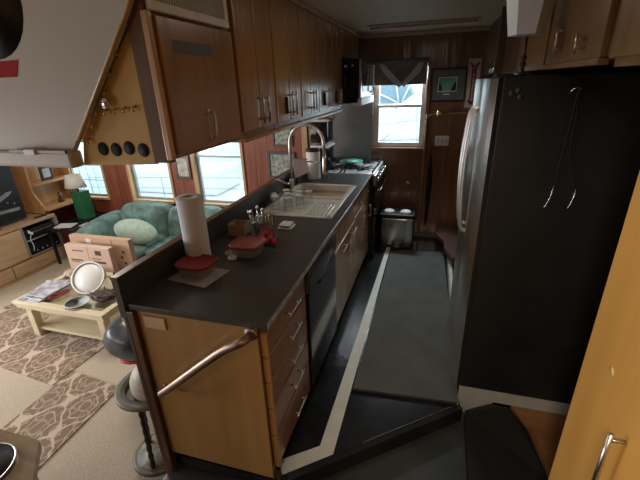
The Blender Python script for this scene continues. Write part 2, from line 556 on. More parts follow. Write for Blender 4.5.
# far wall with four window openings, in panels: red in the salon, brown in the galley
WIN = {1: (-5.32, -4.62, 0.26, 1.10), 2: (-4.16, -3.46, 0.26, 1.12), 3: (-3.06, -2.33, 0.26, 1.18), 4: (-0.665, -0.085, 1.05, 1.93)}


def wall_with_holes(x0, x1, z0, z1, holes):
    mb = MB()
    xs = x0
    for (a, b, c, d) in holes:
        mb.box(xs, a, YF, YF + 0.09, z0, z1)
        mb.box(a, b, YF, YF + 0.09, z0, c)
        mb.box(a, b, YF, YF + 0.09, d, z1)
        xs = b
    mb.box(xs, x1, YF, YF + 0.09, z0, z1)
    return mb


struct('wall_far_salon', wall_with_holes(XW, -1.46, ZS - 0.08, ZC, [WIN[1], WIN[2], WIN[3]]), W_RED)
struct('wall_far_galley', wall_with_holes(-1.46, 1.3, -0.1, ZC, [WIN[4]]), W_WALL)
for i, x in enumerate((-0.30, 0.08, 0.30)):
    pass
struct('wall_left', MB().box(XW - 0.09, XW, -1.5, YF + 0.09, ZS - 0.08, ZC), W_RED)
struct('wall_near', MB().box(XW, 1.3, -1.59, -1.5, ZS - 0.08, ZC), W_WALL)
struct('wall_right', MB().box(1.02, 1.3, -1.5, 1.80, -0.1, ZC).box(1.02, 1.3, 1.80, 2.66, -0.1, ZC).box(0.45, 1.3, 2.66, YF, -0.1, ZC), W_WALL)
struct('baseboard_far', MB().box(-0.60, 0.42, YF - 0.025, YF - 0.001, 0.001, 0.055, 0.005), plain('grey_skirting', (0.14, 0.13, 0.12), 0.5))
struct('baseboard_right', MB().box(0.245, 0.275, 2.62, 3.78, 0.001, 0.10), WHITE)

# windows: frame, sash bar, glass pane
for n, (a, b, c, d) in WIN.items():
    big = n == 4
    fm = W_TRIM
    t = 0.026
    mb = MB()
    mb.box(a - t, a + 0.012, YF - 0.022, YF + 0.10, c - t, d + t, 0.004)
    mb.box(b - 0.012, b + t, YF - 0.022, YF + 0.10, c - t, d + t, 0.004)
    mb.box(a, b, YF - 0.022, YF + 0.10, d - 0.012, d + t, 0.004)
    mb.box(a, b, YF - 0.035, YF + 0.10, c - t, c + 0.010, 0.004)
    root = mb.build('window_%d' % n, W_TRIM if not big else W_WALL)
    root['kind'] = 'structure'
    s = 0.05 if big else 0.03
    ms = MB()
    y0, y1 = YF + 0.045, YF + 0.085
    ms.box(a + .012, a + s + .02, y0, y1, c + .01, d - .012, 0.006)
    ms.box(b - s - .012, b - .012, y0, y1, c + .01, d - .012, 0.006)
    ms.box(a + s, b - s, y0, y1, c + .01, c + s + .012, 0.006)
    ms.box(a + s, b - s, y0, y1, d - s, d - .012, 0.006)
    if n == 4:
        ms.box(a + s, b - s, y0 - .01, y1, 1.485, 1.515, 0.004)
    if n == 3:
        ms.box(a + s, b - s, y0 - .01, y1, 0.895, 0.925, 0.004)
    ms.build('sash', WHITE if n == 4 else plain('aluminium_sash_%d' % n, (0.33, 0.36, 0.38), 0.4, 0.3), root)
    MB().box(a + s, b - s, y0 + .018, y0 + .022, c + s, d - s).build('pane', PANE, root)

# ------------------------------------------------------------------ outside
mb = MB().box(-60, 60, 5.2, 90, -2.3, -2.2)
tag(mb.build('harbour_water', WATER), kind='structure')
t = thing('pier_railing', (-7.5, 7.0, -1.0), 'grey pier railing with thin uprights seen through the leftmost window', 'railing')
m = MB()
for z in (0.10, -0.25, -0.60):
    m.tube([(-14, 7.0, z), (-7.35, 7.0, z + .06)], 0.014, 6)
m.build('rail', RAILM, t)
m = MB()
for k in range(30):
    m.tube([(-14 + k * .22, 7.0, -1.0), (-14 + k * .22, 7.0, .12)], 0.008, 5)
m.build('uprights', RAILM, t)
MB().box(-14, -7.3, 6.7, 7.6, -1.12, -1.0).build('deck', PIER, t)


def boat(name, x0, x1, y, zt, label):
    t = thing(name, ((x0 + x1) / 2, y, -2.3), label, 'boat')
    L_ = x1 - x0
    prof = [(y, -2.25), (y - .25, -1.3), (y - .4, zt - 1.2), (y + 2.2, zt - 1.2), (y + 2.2, -2.25)]
    MB().prism([(a, b) for a, b in prof], L_, 'x', x0).build('hull', HULL, t)
    MB().box(x0 + L_ * .15, x0 + L_ * .75, y + .3, y + 1.8, zt - 1.2, zt - .5, 0.08, 3).build('cabin', HULL, t)
    m = MB()
    for z in (zt - .62, zt - .9):
        m.tube([(x0, y - .35, z), (x1, y - .35, z + .14)], 0.009, 6)
    m.build('rail', RAILM, t)
    m = MB()
    for k in range(3):
        x = x0 + L_ * k / 2
        m.tube([(x, y - .35, zt - 1.2), (x, y - .35, zt - .55)], 0.009, 6)
    m.build('stanchions', RAILM, t)
    return t


b1 = boat('moored_boat', -9.2, -4.4, 8.6, 0.15, 'white moored boat with side rails outside the salon windows')
b2 = boat('moored_boat.001', -3.2, 1.8, 9.4, 1.05, 'white boat deck with rigging lines outside the galley window')
m = MB()
for (p, q) in [((-1.9, 9, -.1), (0.2, 9, 1.5)), ((-1.6, 9, -.1), (-.4, 9, 1.3)), ((-.9, 9, -.1), (.4, 9, .9)), ((-.3, 9, .1), (-.45, 9, 2.1)), ((-2.0, 9, .75), (0.6, 9, 1.05))]:
    m.tube([p, q], 0.006, 5)
m.build('rigging', RAILM, b2)
t = thing('boat_canopy', (-1.1, 14, -2.2), 'blue canvas boat roof with white braces outside the galley window', 'canopy')
MB().prism([(-2.6, 1.02), (-1.16, 1.03), (-0.76, 1.31), (-1.0, 1.75), (-2.6, 1.75)], 1.5, 'y', 14).build('canvas', BLUEC, t)
m = MB()
for (p, q) in [((-2.1, 13.95, 1.48), (-1.2, 13.95, 1.05)), ((-1.2, 13.95, 1.05), (-1.32, 13.95, 1.7)), ((-1.1, 13.95, 1.08), (-.85, 13.95, 1.65)), ((-2.7, 13.95, 1.0), (-1.1, 13.95, 1.02))]:
    m.tube([p, q], 0.035, 6)
for x in (-2.5, -1.3):
    m.tube([(x, 14.1, -2.2), (x, 14.1, 1.04)], 0.05, 6)
m.build('brace', WPLAST, t)

# ================================================================== SALON PARTITION (white panel with peg board)
YP = 1.09
t = MB().prism([(-5.2, 1.553), (-1.228, 1.553), (-1.19, 1.60), (-0.885, 1.955), (-0.70, ZC - .002), (-5.2, ZC - .002)], 0.022, 'y', YP - 0.032)
root = t.build('wall_partition', SOFF); root['kind'] = 'structure'
MB().box(-5.2, -1.228, YP - 0.045, YP + 0.01, 1.497, 1.558, 0.01).build('lower_rail', SOFF, root)
m = MB()
m.tube([(-1.185, YP - .034, 1.598), (-0.882, YP - .034, 1.957), (-0.697, YP - .034, ZC - .01)], 0.0055, 6)
m.build('edge_trim', W_TRIM, root)
MB().box(-1.50, -1.235, YP - .054, YP - .046, 1.552, 1.562).build('latch_bar', W_DARK, root)
MB().box(-1.42, -1.37, YP - .060, YP - .046, 1.545, 1.566, .003).build('latch', WPLAST, root)
tag(MB().prism([(-1.60, 1.805), (-1.373, 1.805), (-1.347, 1.856), (-1.60, 1.853)], .0014, 'y', YP - 0.0338).build('tape_strip', REDT), 'strip of dark red tape on the grey painted panel', 'tape')
o = MB().lathe([(0.0, -.012), (.16, -.012), (.175, 0.0)], (-1.435, YP - 0.0325, 2.035), 32, 'y').build('round_speaker', BLACK)
tag(o, 'round black speaker at the top of the grey painted panel', 'speaker')

# peg board
t = thing('peg_board', (-1.05, YP + .01, 1.5), 'triangular honey-coloured plywood board with brass hooks and four round holes', 'board')
poly = [(-1.225, 1.502), (-0.905, 1.512), (-0.912, 1.925), (-1.195, 1.60)]
MB().prism(poly, 0.012, 'y', YP).build('board', PEG, t)
for k, (x, z) in enumerate([(-1.118, 1.562), (-1.062, 1.560), (-1.006, 1.566), (-0.948, 1.560)]):
    MB().lathe([(0, 0.0), (0.0235, 0.0), (0.0235, 0.001)], (x, YP - 0.0002, z), 24, 'y').build('hole', MATB, t)
HOOKS = [(-1.10, 1.684), (-1.062, 1.686), (-1.022, 1.689), (-.984, 1.692), (-.945, 1.695), (-1.045, 1.745), (-1.01, 1.80), (-0.965, 1.858), (-1.13, 1.64), (-1.165, 1.59)]
for x, z in HOOKS:
    m = MB().tube([(x, YP, z + .006), (x, YP - .012, z + .004), (x, YP - .016, z - .006), (x, YP - .010, z - .010), (x, YP - .016, z)], 0.0032, 6)
    m.lathe([(0, 0), (.005, 0), (.004, .003), (0, .003)], (x, YP, z + .006), 10, 'y')
    m.build('hook', BRASS, t)
t = thing('medallion', (-1.045, YP - .02, 1.70), 'round silver medallion hanging from a hook on the peg board', 'medallion')
MB().lathe([(0, -.003), (.017, -.003), (.019, 0), (.017, .003), (0, .003)], (-1.05, YP - .02, 1.715), 20, 'y').build('disc', CHROME, t)
MB().tube([(-1.045, YP - .014, 1.74), (-1.048, YP - .016, 1.73)], 0.002, 6).build('loop', BRASS, t)

# ================================================================== UPPER CABINETS (left)
XU = -0.83


def bar_handle(parent, x, y, z0, z1, axis='x', sgn=1, off=.03, mat=None, r=.0055, horiz=False, y1=None):
    """vertical bar on two posts, standing off along +x*sgn; horizontal when y1 given"""
    m = MB()
    xo = x + sgn * off
    if y1 is None:
        m.tube([(xo, y, z0), (xo, y, z1)], r, 8)
        for z in (z0 + .018, z1 - .018):
            m.tube([(x, y, z), (xo, y, z)], r * .8, 8)
    else:
        m.tube([(xo, y, z0), (xo, y1, z0)], r, 8)
        for yy in (y + .018, y1 - .018):
            m.tube([(x, yy, z0), (xo, yy, z0)], r * .8, 8)
    return m.build('handle', mat or NICKEL, parent)


# near unit: big door, grille above, dark end stile with a light edge
t = thing('wall_cabinet', (XU - .17, 1.33, 1.53), 'nearest varnished wall cabinet with a single door under the louvred grille', 'cabinet')
MB().box(XU - .33, XU - .004, 1.10, 1.575, 1.53, ZC - .003).build('body', W_CAB, t)
MB().box(-.902, -.834, 1.075, 1.10, 1.52, ZC - .003, .003).build('end_stile', wood('stile_brown', (0.10, 0.045, 0.016), (0.15, 0.07, 0.026), 0.6, coat=0.0, bump=0.02), t)
MB().box(-.845, -.822, 1.070, 1.092, 1.53, 1.965, .003).build('edge_strip', W_TRIM, t)
d = MB().box(XU - .004, XU + .018, 1.095, 1.555, 1.545, 1.955, .003).build('door', W_CAB, t)
m = MB()
m.lathe([(0, 0), (.011, 0), (.009, .006), (0, .008)], (XU + .018, 1.305, 1.668), 12, 'x')
m.tube([(XU + .02, 1.305, 1.668), (XU + .042, 1.305, 1.66), (XU + .044, 1.305, 1.62), (XU + .040, 1.305, 1.582), (XU + .022, 1.305, 1.572)], 0.0055, 8, smooth_path=4)
m.lathe([(0, 0), (.011, 0), (.009, .006), (0, .008)], (XU + .018, 1.305, 1.572), 12, 'x')
m.build('handle', NICKEL, d)
MB().box(XU + .018, XU + .0186, 1.155, 1.385, 1.855, 1.895).build('label_tape', GREYT, d)
t = thing('vent_grille', (XU, 1.31, 1.965), 'pale framed louvred air grille above the nearest wall cabinet door', 'grille')
m = MB()
m.box(XU - .003, XU + .02, 1.085, 1.545, 1.965, 1.992, .003).box(XU - .003, XU + .02, 1.085, 1.545, 2.18, 2.206, .003)
m.box(XU + .0185, XU + .0195, 1.086, 1.544, 1.966, 1.968).box(XU - .003, XU + .0195, 1.086, 1.112, 1.9925, 2.1795, .003).box(XU - .003, XU + .0195, 1.515, 1.544, 1.9925, 2.1795, .003)
m.build('frame', plain('grille_frame', (0.72, 0.69, 0.65), 0.5), t)
MB().box(XU - .003, XU + .001, 1.112, 1.515, 1.992, 2.18).build('backing', MATB, t)
m = MB()
for k in range(30):
    y = 1.118 + k * .0134
    m.box(XU + .002, XU + .014, y, y + .004, 1.992, 2.18)
m.build('louvres', plain('louvre_metal', (0.6, 0.6, 0.58), 0.4), t)

ups = [(1.58, 1.98, 'second varnished wall cabinet, next to the louvred grille'), (1.985, 2.40, 'tall varnished wall cabinet with a worn door above the drainboard'),
       (2.405, 2.80, 'tall varnished wall cabinet above the faucet'), (2.805, 3.20, 'tall varnished wall cabinet with latch above the far end of the sink'), (3.205, 3.56, 'varnished wall cabinet beside the black microwave')]
for i, (a, b, lab) in enumerate(ups):
    t = thing('wall_cabinet', (XU - .17, (a + b) / 2, 1.53), lab, 'cabinet', 'wall cabinets over the worktop')
    MB().box(XU - .33, XU - .004, a, b, 1.53, ZC - .003).build('body', W_CAB, t)
    mid = (a + b) / 2
    for j, (p, q) in enumerate(((a + .004, mid - .002), (mid + .002, b - .004))):
        d = MB().box(XU - .004, XU + .018, p, q, 1.56, ZC - .035, .003).build('door', W_CAB, t)
        hy = q - .03 if j == 0 else p + .03
        bar_handle(d, XU + .018, hy, 1.585, 1.715)
    if i in (1, 3, 4):
        m = MB().box(XU + .018, XU + .028, mid - .09, mid - .06, 1.63, 1.66, .003).box(XU + .018, XU + .034, mid - .082, mid - .068, 1.60, 1.69, .003)
        m.build('child_latch', BLACK, t)
    MB().box(XU - .30, XU + .02, a, b, 1.515, 1.53).build('bottom_rail', plain('lit_rail_%d' % i, (0.60, 0.52, 0.44), 0.3) if i > 1 else W_CAB, t)  # farther rails get a paler colour that paints in the window's reflection
# filler above microwave
t = thing('wall_cabinet', (XU - .17, 3.96, 1.95), 'short wall cabinet directly above the microwave', 'cabinet', 'wall cabinets over the worktop')
MB().box(XU - .33, XU - .004, 3.565, 4.375, 1.955, ZC - .003).build('body', W_CAB, t)
for p, q in ((3.57, 3.965), (3.97, 4.37)):
    MB().box(XU - .004, XU + .018, p, q, 1.965, ZC - .035, .003).build('door', W_CAB, t)

# microwave over the range
t = thing('microwave', (-.93, 3.97, 1.56), 'black over-range microwave with pale front, seen side-on by the window', 'microwave')
MB().box(-1.16, -.672, 3.60, 4.33, 1.575, 1.945, .006).build('body', GLOSSB, t)
MB().box(-.671, -.650, 3.60, 4.33, 1.62, 1.945, .004).build('door', STEEL, t)
MB().box(-.650, -.647, 3.68, 4.08, 1.67, 1.90).build('window', GLOSSB, t)
MB().tube([(-.650, 4.14, 1.66), (-.620, 4.14, 1.67), (-.620, 4.14, 1.90), (-.650, 4.14, 1.91)], .008, 8).build('handle', CHROME, t)
MB().box(-.74, -.645, 3.60, 4.33, 1.555, 1.618, .003).build('lit_strip', WPLAST, t)  # white strip painted in for the light along the microwave's bottom
for (x, z, s) in ((-.80, 1.88, .022), (-.735, 1.885, .016)):
    MB().box(x, x + s, 3.597, 3.5995, z, z + s * .8).build('sticker', WPLAST, t)
MB().box(-.80, -.793, 3.597, 3.5995, 1.71, 1.80).build('scratch_mark', GREYT, t)
t = thing('under_cabinet_wire', (-.95, 3.3, 1.42), 'thin red wire looped under the wall cabinets beside the range', 'wire')
MB().tube([(-1.02, 3.35, 1.513), (-.98, 3.36, 1.46), (-.92, 3.38, 1.475), (-.88, 3.42, 1.45), (-.86, 3.44, 1.48), (-.90, 3.45, 1.513)], .006, 6, smooth_path=5).build('wire', REDINK, t)

# ================================================================== PENINSULA
XC = -0.545       # worktop front edge
XB = -1.185       # inner face of the raised back ledge
ZT = 0.92
# worktop: one slab with a cut for the sink
sx0, sx1, sy0, sy1 = -1.135, -0.605, 2.28, 3.17
m = MB()
m.box(XB, XC, 1.075, sy0 + .02, ZT - .028, ZT, .004)
m.box(XB, sx0 + .02, sy0 + .02, sy1 - .02, ZT - .028, ZT)
m.box(sx1 - .02, XC, sy0 + .02, sy1 - .02, ZT - .028, ZT)
m.box(XB, XC, sy1 - .02, 3.63, ZT - .028, ZT)
t = thing('worktop', (-.86, 2.3, ZT - .028), 'long black laminate worktop running from the peninsula end to the range', 'countertop')
m.build('slab', COUNTER, t)
MB().box(XC, XC + .004, 1.078, 3.63, ZT - .025, ZT - .003, .001).build('edge_band', plain('lit_edge', (0.42, 0.42, 0.42), 0.25, 0.3, var=0.4, scale=30), t)  # pale grey paints in the light caught by the front edge
t = thing('back_ledge', (-1.21, 2.7, ZT), 'raised black ledge with a brown cap behind the worktop', 'ledge')
MB().box(XB - .032, XB - .001, 1.062, 3.95, ZT - .06, 1.04).build('upstand', COUNTER, t)
MB().box(XB - .036, XB + .004, 1.058, 3.95, 1.04, 1.052, .003).build('cap', W_DARK, t)
# peninsula end: golden panel, back panel to the salon
t = thing('peninsula_end_panel', (-.88, 1.09, ZL), 'golden plywood end panel of the peninsula with a grab rail', 'panel')
MB().box(-1.150, -.592, 1.082, 1.10, .045, ZT - .030, .002).build('panel', W_END, t)
MB().box(-1.186, -1.1515, 1.062, 1.098, ZL + .002, ZT - .030, .003).build('corner_post', W_DARK, t)
MB().box(-.592, -.588, 1.082, 1.10, .03, ZT - .030).build('edge_strip', W_DARK, t)
MB().box(-1.13, -.575, 1.115, 1.13, ZL + .001, .044).build('kick', DRED, t)
struct('wall_peninsula_side', MB().box(-1.205, -1.189, 1.062, YF - .45, ZS + .002, ZT - .0615), W_DARK)
tag(MB().box(-1.115, -1.01, 1.0745, 1.081, .815, .872, .002).build('cover_plate', plain('beige_plate', (0.66, 0.47, 0.28), 0.5)), 'blank beige cover plate on the peninsula end panel', 'cover plate')
t = thing('grab_rail', (-.85, 1.04, .46), 'worn bronze grab rail slanting across the peninsula end panel', 'rail')
MB().tube([(-.618, 1.081, .862), (-.622, 1.045, .862), (-.650, 1.022, .850), (-.74, 1.02, .79), (-1.02, 1.02, .545), (-1.075, 1.03, .50), (-1.085, 1.08, .49)], [.0165, .0165, .017, .0175, .0165, .014, .012], 14, smooth_path=6).build('tube', COPPER, t)
for x, z, r in ((-.618, .862, .029), (-1.085, .49, .016)):
    MB().lathe([(0, 0), (r, 0), (r, .004), (r * .75, .010), (0, .010)], (x, 1.0815, z), 20, 'y').build('flange', COPPER, t)

# drawer unit
t = thing('drawer_cabinet', (-.85, 1.35, .0), 'brown drawer cabinet at the end of the peninsula with five drawers', 'cabinet')
MB().box(-1.13, -.590, 1.10, 1.60, .10, ZT - .042).build('body', W_CAB, t)
MB().box(-1.13, -.640, 1.131, 1.60, .001, .10).build('toe_kick', MATB, t)
zz = [(.745, .858), (.615, .735), (.475, .605), (.315, .465), (.115, .305)]
for (a, b) in zz:
    d = MB().box(-.590, -.568, 1.108, 1.592, a, b, .003).build('drawer', W_CABX, t)
    MB().box(-.587, -.560, 1.094, 1.1075, a, b, .002).build('front_edge', W_GOLD, d)
    bar_handle(d, -.568, 1.30, (a + b) / 2 + .01, 0, y1=1.44)
# dishwasher
t = thing('dishwasher', (-.85, 1.91, 0), 'black dishwasher between the drawers and the sink doors', 'dishwasher')
MB().box(-1.12, -.585, 1.61, 2.20, .10, ZT - .042).build('body', BLACK, t)
MB().box(-.585, -.556, 1.612, 2.198, .115, .725, .005).build('door', GLOSSB, t)
MB().box(-.585, -.548, 1.612, 2.198, .735, ZT - .046, .008, 3).build('control_panel', STEEL if False else plain('dishwasher_panel', (0.05, 0.05, 0.055), 0.22, 0.2), t)
MB().box(-.556, -.546, 1.80, 2.02, .70, .725, .003).build('latch', BLACK, t)
MB().box(-1.10, -.64, 1.61, 2.20, .001, .10).build('toe_kick', MATB, t)
# sink base cabinets
for (a, b, lab, hk) in ((2.205, 2.915, 'worn wooden sink cabinet with double doors and cloths on the handle', 1), (2.92, 3.625, 'worn wooden base cabinet with drawer knobs beside the range', 0)):
    t = thing('base_cabinet', (-.85, (a + b) / 2, 0), lab, 'cabinet', 'wooden base cabinets under the worktop')
    MB().box(-1.12, -.590, a, b, .10, ZT - .21 if hk else ZT - .042).build('body', W_SINK, t)
    MB().box(-1.10, -.64, a, b, .001, .10).build('toe_kick', MATB, t)
    if hk:
        MB().box(-.60, -.566, a, b, .70, ZT - .042, .003).build('apron', W_SINK, t)
        mid = (a + b) / 2
        for j, (p, q) in enumerate(((a + .006, mid - .002), (mid + .002, b - .006))):
            d = MB().box(-.590, -.566, p, q, .115, .695, .003).build('door', W_SINK, t)
            bar_handle(d, -.566, p + .14, .655, 0, y1=q - .06)
    else:
        mid = (a + b) / 2
        for (p, q) in ((a + .006, mid - .002), (mid + .002, b - .006)):
            d = MB().box(-.590, -.566, p, q, .72, ZT - .05, .003).build('drawer', W_SINK, t)
            MB().lathe([(0.006, 0), (.005, .012), (.013, .018), (.011, .026), (0, .029)], (-.566, (p + q) / 2, .79), 12, 'x').build('knob', BRASS, d)
            d = MB().box(-.590, -.566, p, q, .115, .71, .003).build('door', W_SINK, t)
            bar_handle(d, -.566, q - .05, .50, .64)
t = thing('tea_towel', (-.53, 2.62, .60), 'patterned pale tea towel hanging on a sink cabinet door handle', 'towel')
m = MB()
for k in range(5):
    y = 2.55 + k * .033
    m.blob((-.527, y, .60 + .008 * (k % 2)), .014, .022, .075, 3, 12, 8)
m.build('cloth', plain('patterned_cloth', (0.38, 0.31, 0.30), 0.95, var=0.6, scale=60), t)

# sink with drainboard, one moulding
t = thing('sink', (-.87, 2.72, ZT), 'almond enamel sink with a ribbed drainboard on its near side', 'sink')
m = MB()
zt = ZT + .008
# outer rim ring
m.box(sx0, sx1, sy0, sy0 + .035, ZT - .012, zt, .006, 3).box(sx0, sx1, sy1 - .035, sy1, ZT - .012, zt, .006, 3)
m.box(sx0, sx0 + .035, sy0, sy1, ZT - .012, zt, .006, 3).box(sx1 - .035, sx1, sy0, sy1, ZT - .012, zt, .006, 3)
m.box(sx0 + .03, sx1 - .03, 2.74, 2.78, ZT - .012, zt, .006, 3)
m.build('rim', SINKM, t)
m = MB().box(sx0 + .03, sx1 - .03, sy0 + .03, 2.745, ZT - .014, ZT - .004)
m.build('drainboard', SINKM, t)
m = MB()
for k in range(6):
    x = -.80 + k * .028
    m.box(x, x + .012, sy0 + .06, 2.60, ZT - .004, ZT + .004, .003)
m.build('ribs', SINKM, t)
bx0, bx1, by0, by1 = sx0 + .03, sx1 - .03, 2.775, sy1 - .03
m = MB()
m.box(bx0, bx1, by0, by1, ZT - .175, ZT - .165)
m.box(bx0, bx0 + .012, by0, by1, ZT - .17, ZT).box(bx1 - .012, bx1, by0, by1, ZT - .17, ZT)
m.box(bx0, bx1, by0, by0 + .012, ZT - .17, ZT).box(bx0, bx1, by1 - .012, by1, ZT - .17, ZT)
m.build('basin', SINKM, t)
MB().lathe([(0, 0), (.035, 0), (.030, .003), (0, .002)], (-.87, 2.95, ZT - .164), 20).build('drain', CHROME, t)
# faucet
t = thing('faucet', (-1.085, 2.86, ZT), 'tall brushed metal gooseneck spring faucet at the sink', 'faucet')
MB().lathe([(.032, 0), (.030, .012), (.020, .02), (.020, .10), (.015, .11)], (-1.085, 2.86, zt), 16).build('base', NICKEL, t)
arc = [(-1.085, 2.86, .98), (-1.085, 2.86, 1.30)]
for k in range(0, 11):
    a = math.pi - math.pi * k / 10
    arc.append((-.945 + .14 * math.cos(a), 2.86, 1.325 + .14 * math.sin(a)))
arc += [(-.803, 2.86, 1.22)]
MB().tube(arc, .0125, 12).build('neck', NICKEL, t)
MB().lathe([(.015, 0), (.019, .03), (.016, .13), (.012, .15)], (-.803, 2.86, 1.08), 14).build('spray_head', NICKEL, t)
MB().tube([(-1.085, 2.86, 1.19), (-.803, 2.86, 1.175)], .006, 8).build('support_arm', CHROME, t)
MB().tube([(-1.085, 2.86, 1.0), (-1.10, 2.80, 1.01), (-1.15, 2.70, 1.07)], .008, 8).build('lever', CHROME, t)
t = thing('dish_cloth', (-1.0, 2.86, 1.06), 'mauve dish cloth draped over the faucet arm', 'cloth')
m = MB()
m.prism([(-1.065, 1.20), (-.945, 1.20), (-.925, 1.105), (-.985, 1.075), (-1.05, 1.045)], .006, 'y', 2.842)
m.prism([(-1.065, 1.20), (-.965, 1.20), (-.955, 1.12), (-1.045, 1.09)], .006, 'y', 2.872)
m.box(-1.065, -.945, 2.842, 2.878, 1.196, 1.204, .003)
m.build('cloth', CLOTH, t)

# drinking glasses upside down on drainboard
gl = [(-1.06, 2.44), (-1.00, 2.53), (-.955, 2.42), (-1.045, 2.62), (-.93, 2.60), (-.895, 2.50), (-.865, 2.62)]
glab = ['nearest of the upturned drinking glasses by the ledge side of the drainboard', 'upturned drinking glass second from the ledge side in the drainboard cluster', 'upturned drinking glass nearest the middle of the drainboard\'s near edge',
        'upturned drinking glass closest to the faucet on the drainboard', 'upturned drinking glass at the back middle of the drainboard', 'upturned drinking glass nearest the drainboard ribs', 'upturned drinking glass nearest the sink basin on the right']
g0 = None
for i, (x, y) in enumerate(gl):
    if g0 is None:
        g0 = thing('drinking_glass', (x, y, ZT - .003), glab[0], 'glass', 'upturned glasses on the drainboard')
        MB().lathe([(.034, 0), (.033, .002), (.027, .085), (.024, .088), (0, .088)], (x, y, ZT - .003), 16).build('bowl', GLASS, g0)
        MB().lathe([(.026, 0), (.028, .003), (.026, .007)], (x, y, ZT + .0852), 16).build('foot', WPLAST, g0)
        MB().lathe([(.0335, 0), (.036, .002), (.0335, .004)], (x, y, ZT - .003), 16).build('rim', WPLAST, g0)
    else:
        dup(g0, (x, y, ZT - .003), None, glab[i])

# ------------------------------------------------------------------ things on the worktop
t = thing('paper_towel_roll', (-1.10, 1.50, ZT), 'white upright paper towel roll beside the ledge', 'paper towel')
MB().lathe([(.060, 0), (.061, .004), (.063, .346), (.061, .35), (.020, .35), (.019, .34)], (-1.10, 1.50, ZT + .001), 32).build('roll', PAPER, t)
t = thing('plastic_mat', (-1.03, 1.37, ZT), 'pale translucent cutting mat under the nearer red-lidded tub', 'mat')
MB().prism([(-1.15, 1.30), (-.93, 1.27), (-.90, 1.45), (-1.12, 1.47)], .003, 'z', ZT + .0005).build('mat', plain('pale_mat', (0.42, 0.38, 0.38), 0.4, var=0.15, scale=25), t)


def tub(name, c, sx, sy, h, label, mat_lid):
    t = thing(name, c, label, 'food container')
    x, y, z = c
    MB().squircle([(.70, .0008), (.76, .004), (.90, h - .004), (.94, h)], c, sx, sy).build('tub', TUB, t)
    lo = MB().squircle([(.97, h - .006), (1.0, h - .003), (1.0, h + .006), (.97, h + .010), (.90, h + .0102), (.87, h + .005), (.84, h + .004), (.10, h + .003)], c, sx, sy).build('lid', mat_lid, t)
    return t


tub('food_container', (-1.040, 1.390, ZT + .0035), .092, .078, .055, 'nearer clear food tub with a bright red lid on the pale mat', REDP)
tub('food_container.001', (-.900, 1.655, ZT), .088, .085, .06, 'farther clear food tub with a dull red lid, beside the strawberries', plain('dull_red_lid', (0.25, 0.05, 0.05), 0.35, var=0.05))
for i, (x, y, lab) in enumerate(((-1.00, 1.63, 'small white tape ring next to the farther red-lidded tub, left one'), (-.955, 1.575, 'small white tape ring lying in front of the farther red-lidded tub'))):
    t = thing('tape_ring', (x, y, ZT), lab, 'tape roll')
    MB().lathe([(.014, 0), (.024, 0), (.024, .012), (.014, .012), (.014, 0)], (x, y, ZT + .001), 18).build('ring', WPLAST, t)
t = thing('kraft_box', (-1.08, 1.90, ZT), 'small open brown kraft box against the ledge', 'box')
m = MB()
bxA, bxB, byA, byB, bz = -1.135, -1.03, 1.86, 1.96, ZT + .075
m.box(bxA, bxB, byA, byB, ZT + .001, ZT + .005)
for a in ((bxA, bxA + .004, byA, byB), (bxB - .004, bxB, byA, byB), (bxA, bxB, byA, byA + .004), (bxA, bxB, byB - .004, byB)):
    m.box(*a, ZT + .001, bz)
m.build('carton', KRAFT, t)
t = thing('utensil_jar', (-.985, 1.93, ZT), 'clear glass jar holding shiny utensils beside the kraft box', 'jar')
MB().lathe([(.036, 0), (.040, .004), (.040, .085), (.042, .09)], (-.965, 1.915, ZT + .001), 20).build('jar', GLASS, t)
m = MB()
for k in range(7):
    a = k * .9
    m.tube([(-.965 + .012 * math.cos(a), 1.915 + .012 * math.sin(a), ZT + .01), (-.965 + .04 * math.cos(a), 1.915 + .04 * math.sin(a), ZT + .125 + .012 * (k % 3))], .0035, 6)
    m.blob((-.965 + .043 * math.cos(a), 1.915 + .043 * math.sin(a), ZT + .135 + .012 * (k % 3)), .010, .010, .017, 2, 8, 6)
m.build('utensils', CHROME, t)
t = thing('strawberry_tub', (-.85, 1.88, ZT), 'tall clear plastic tub of red strawberries on the worktop', 'food tub')
MB().box(-.925, -.825, 1.81, 1.90, ZT + .001, ZT + .155, .012, 3).build('tub', GLASS, t)
m = MB()
random.seed(3)
for k in range(9):
    m.blob((-.90 + .025 * (k % 3), 1.832 + .022 * (k // 3), ZT + .028 + .025 * random.random()), .017, .017, .022, 2, 10, 8)
m.build('strawberries', REDC, t)
m = MB()
for k in range(5):
    m.tube([(-.91 + .018 * k, 1.845, ZT + .05), (-.915 + .02 * k, 1.85, ZT + .15 + .01 * (k % 2))], .0035, 6)
m.build('spears', CHROME, t)
t = thing('loose_strawberries', (-.855, 1.79, ZT), 'heap of red berries in front of the tall clear tub', 'fruit')
m = MB()
for k in range(5):
    m.blob((-.90 + .024 * k, 1.785 + .008 * (k % 2), ZT + .021 + .012 * (k % 2)), .017, .014, .020, 2, 10, 8)
m.build('berries', REDC, t); t['kind'] = 'stuff'
t = thing('soap_dish', (-.83, 2.09, ZT), 'small white square dish with a dark band on the worktop', 'dish')
MB().box(-.885, -.795, 2.03, 2.125, ZT + .001, ZT + .010, .004, 3).build('base', WPLAST, t)
MB().box(-.875, -.810, 2.04, 2.115, ZT + .010, ZT + .016, .002).build('band', BLACK, t)
MB().box(-.880, -.805, 2.035, 2.12, ZT + .016, ZT + .028, .006, 3).build('lid', WPLAST, t)
t = thing('upturned_bowl', (-1.15, 2.52, ZT), 'white upturned bowl in a black tray by the drainboard', 'bowl')
MB().lathe([(.05, 0), (.048, .02), (.03, .045), (0, .05)], (-1.155 + .012, 2.60, ZT + .02), 18, sx=.55).build('bowl', WPLAST, t)
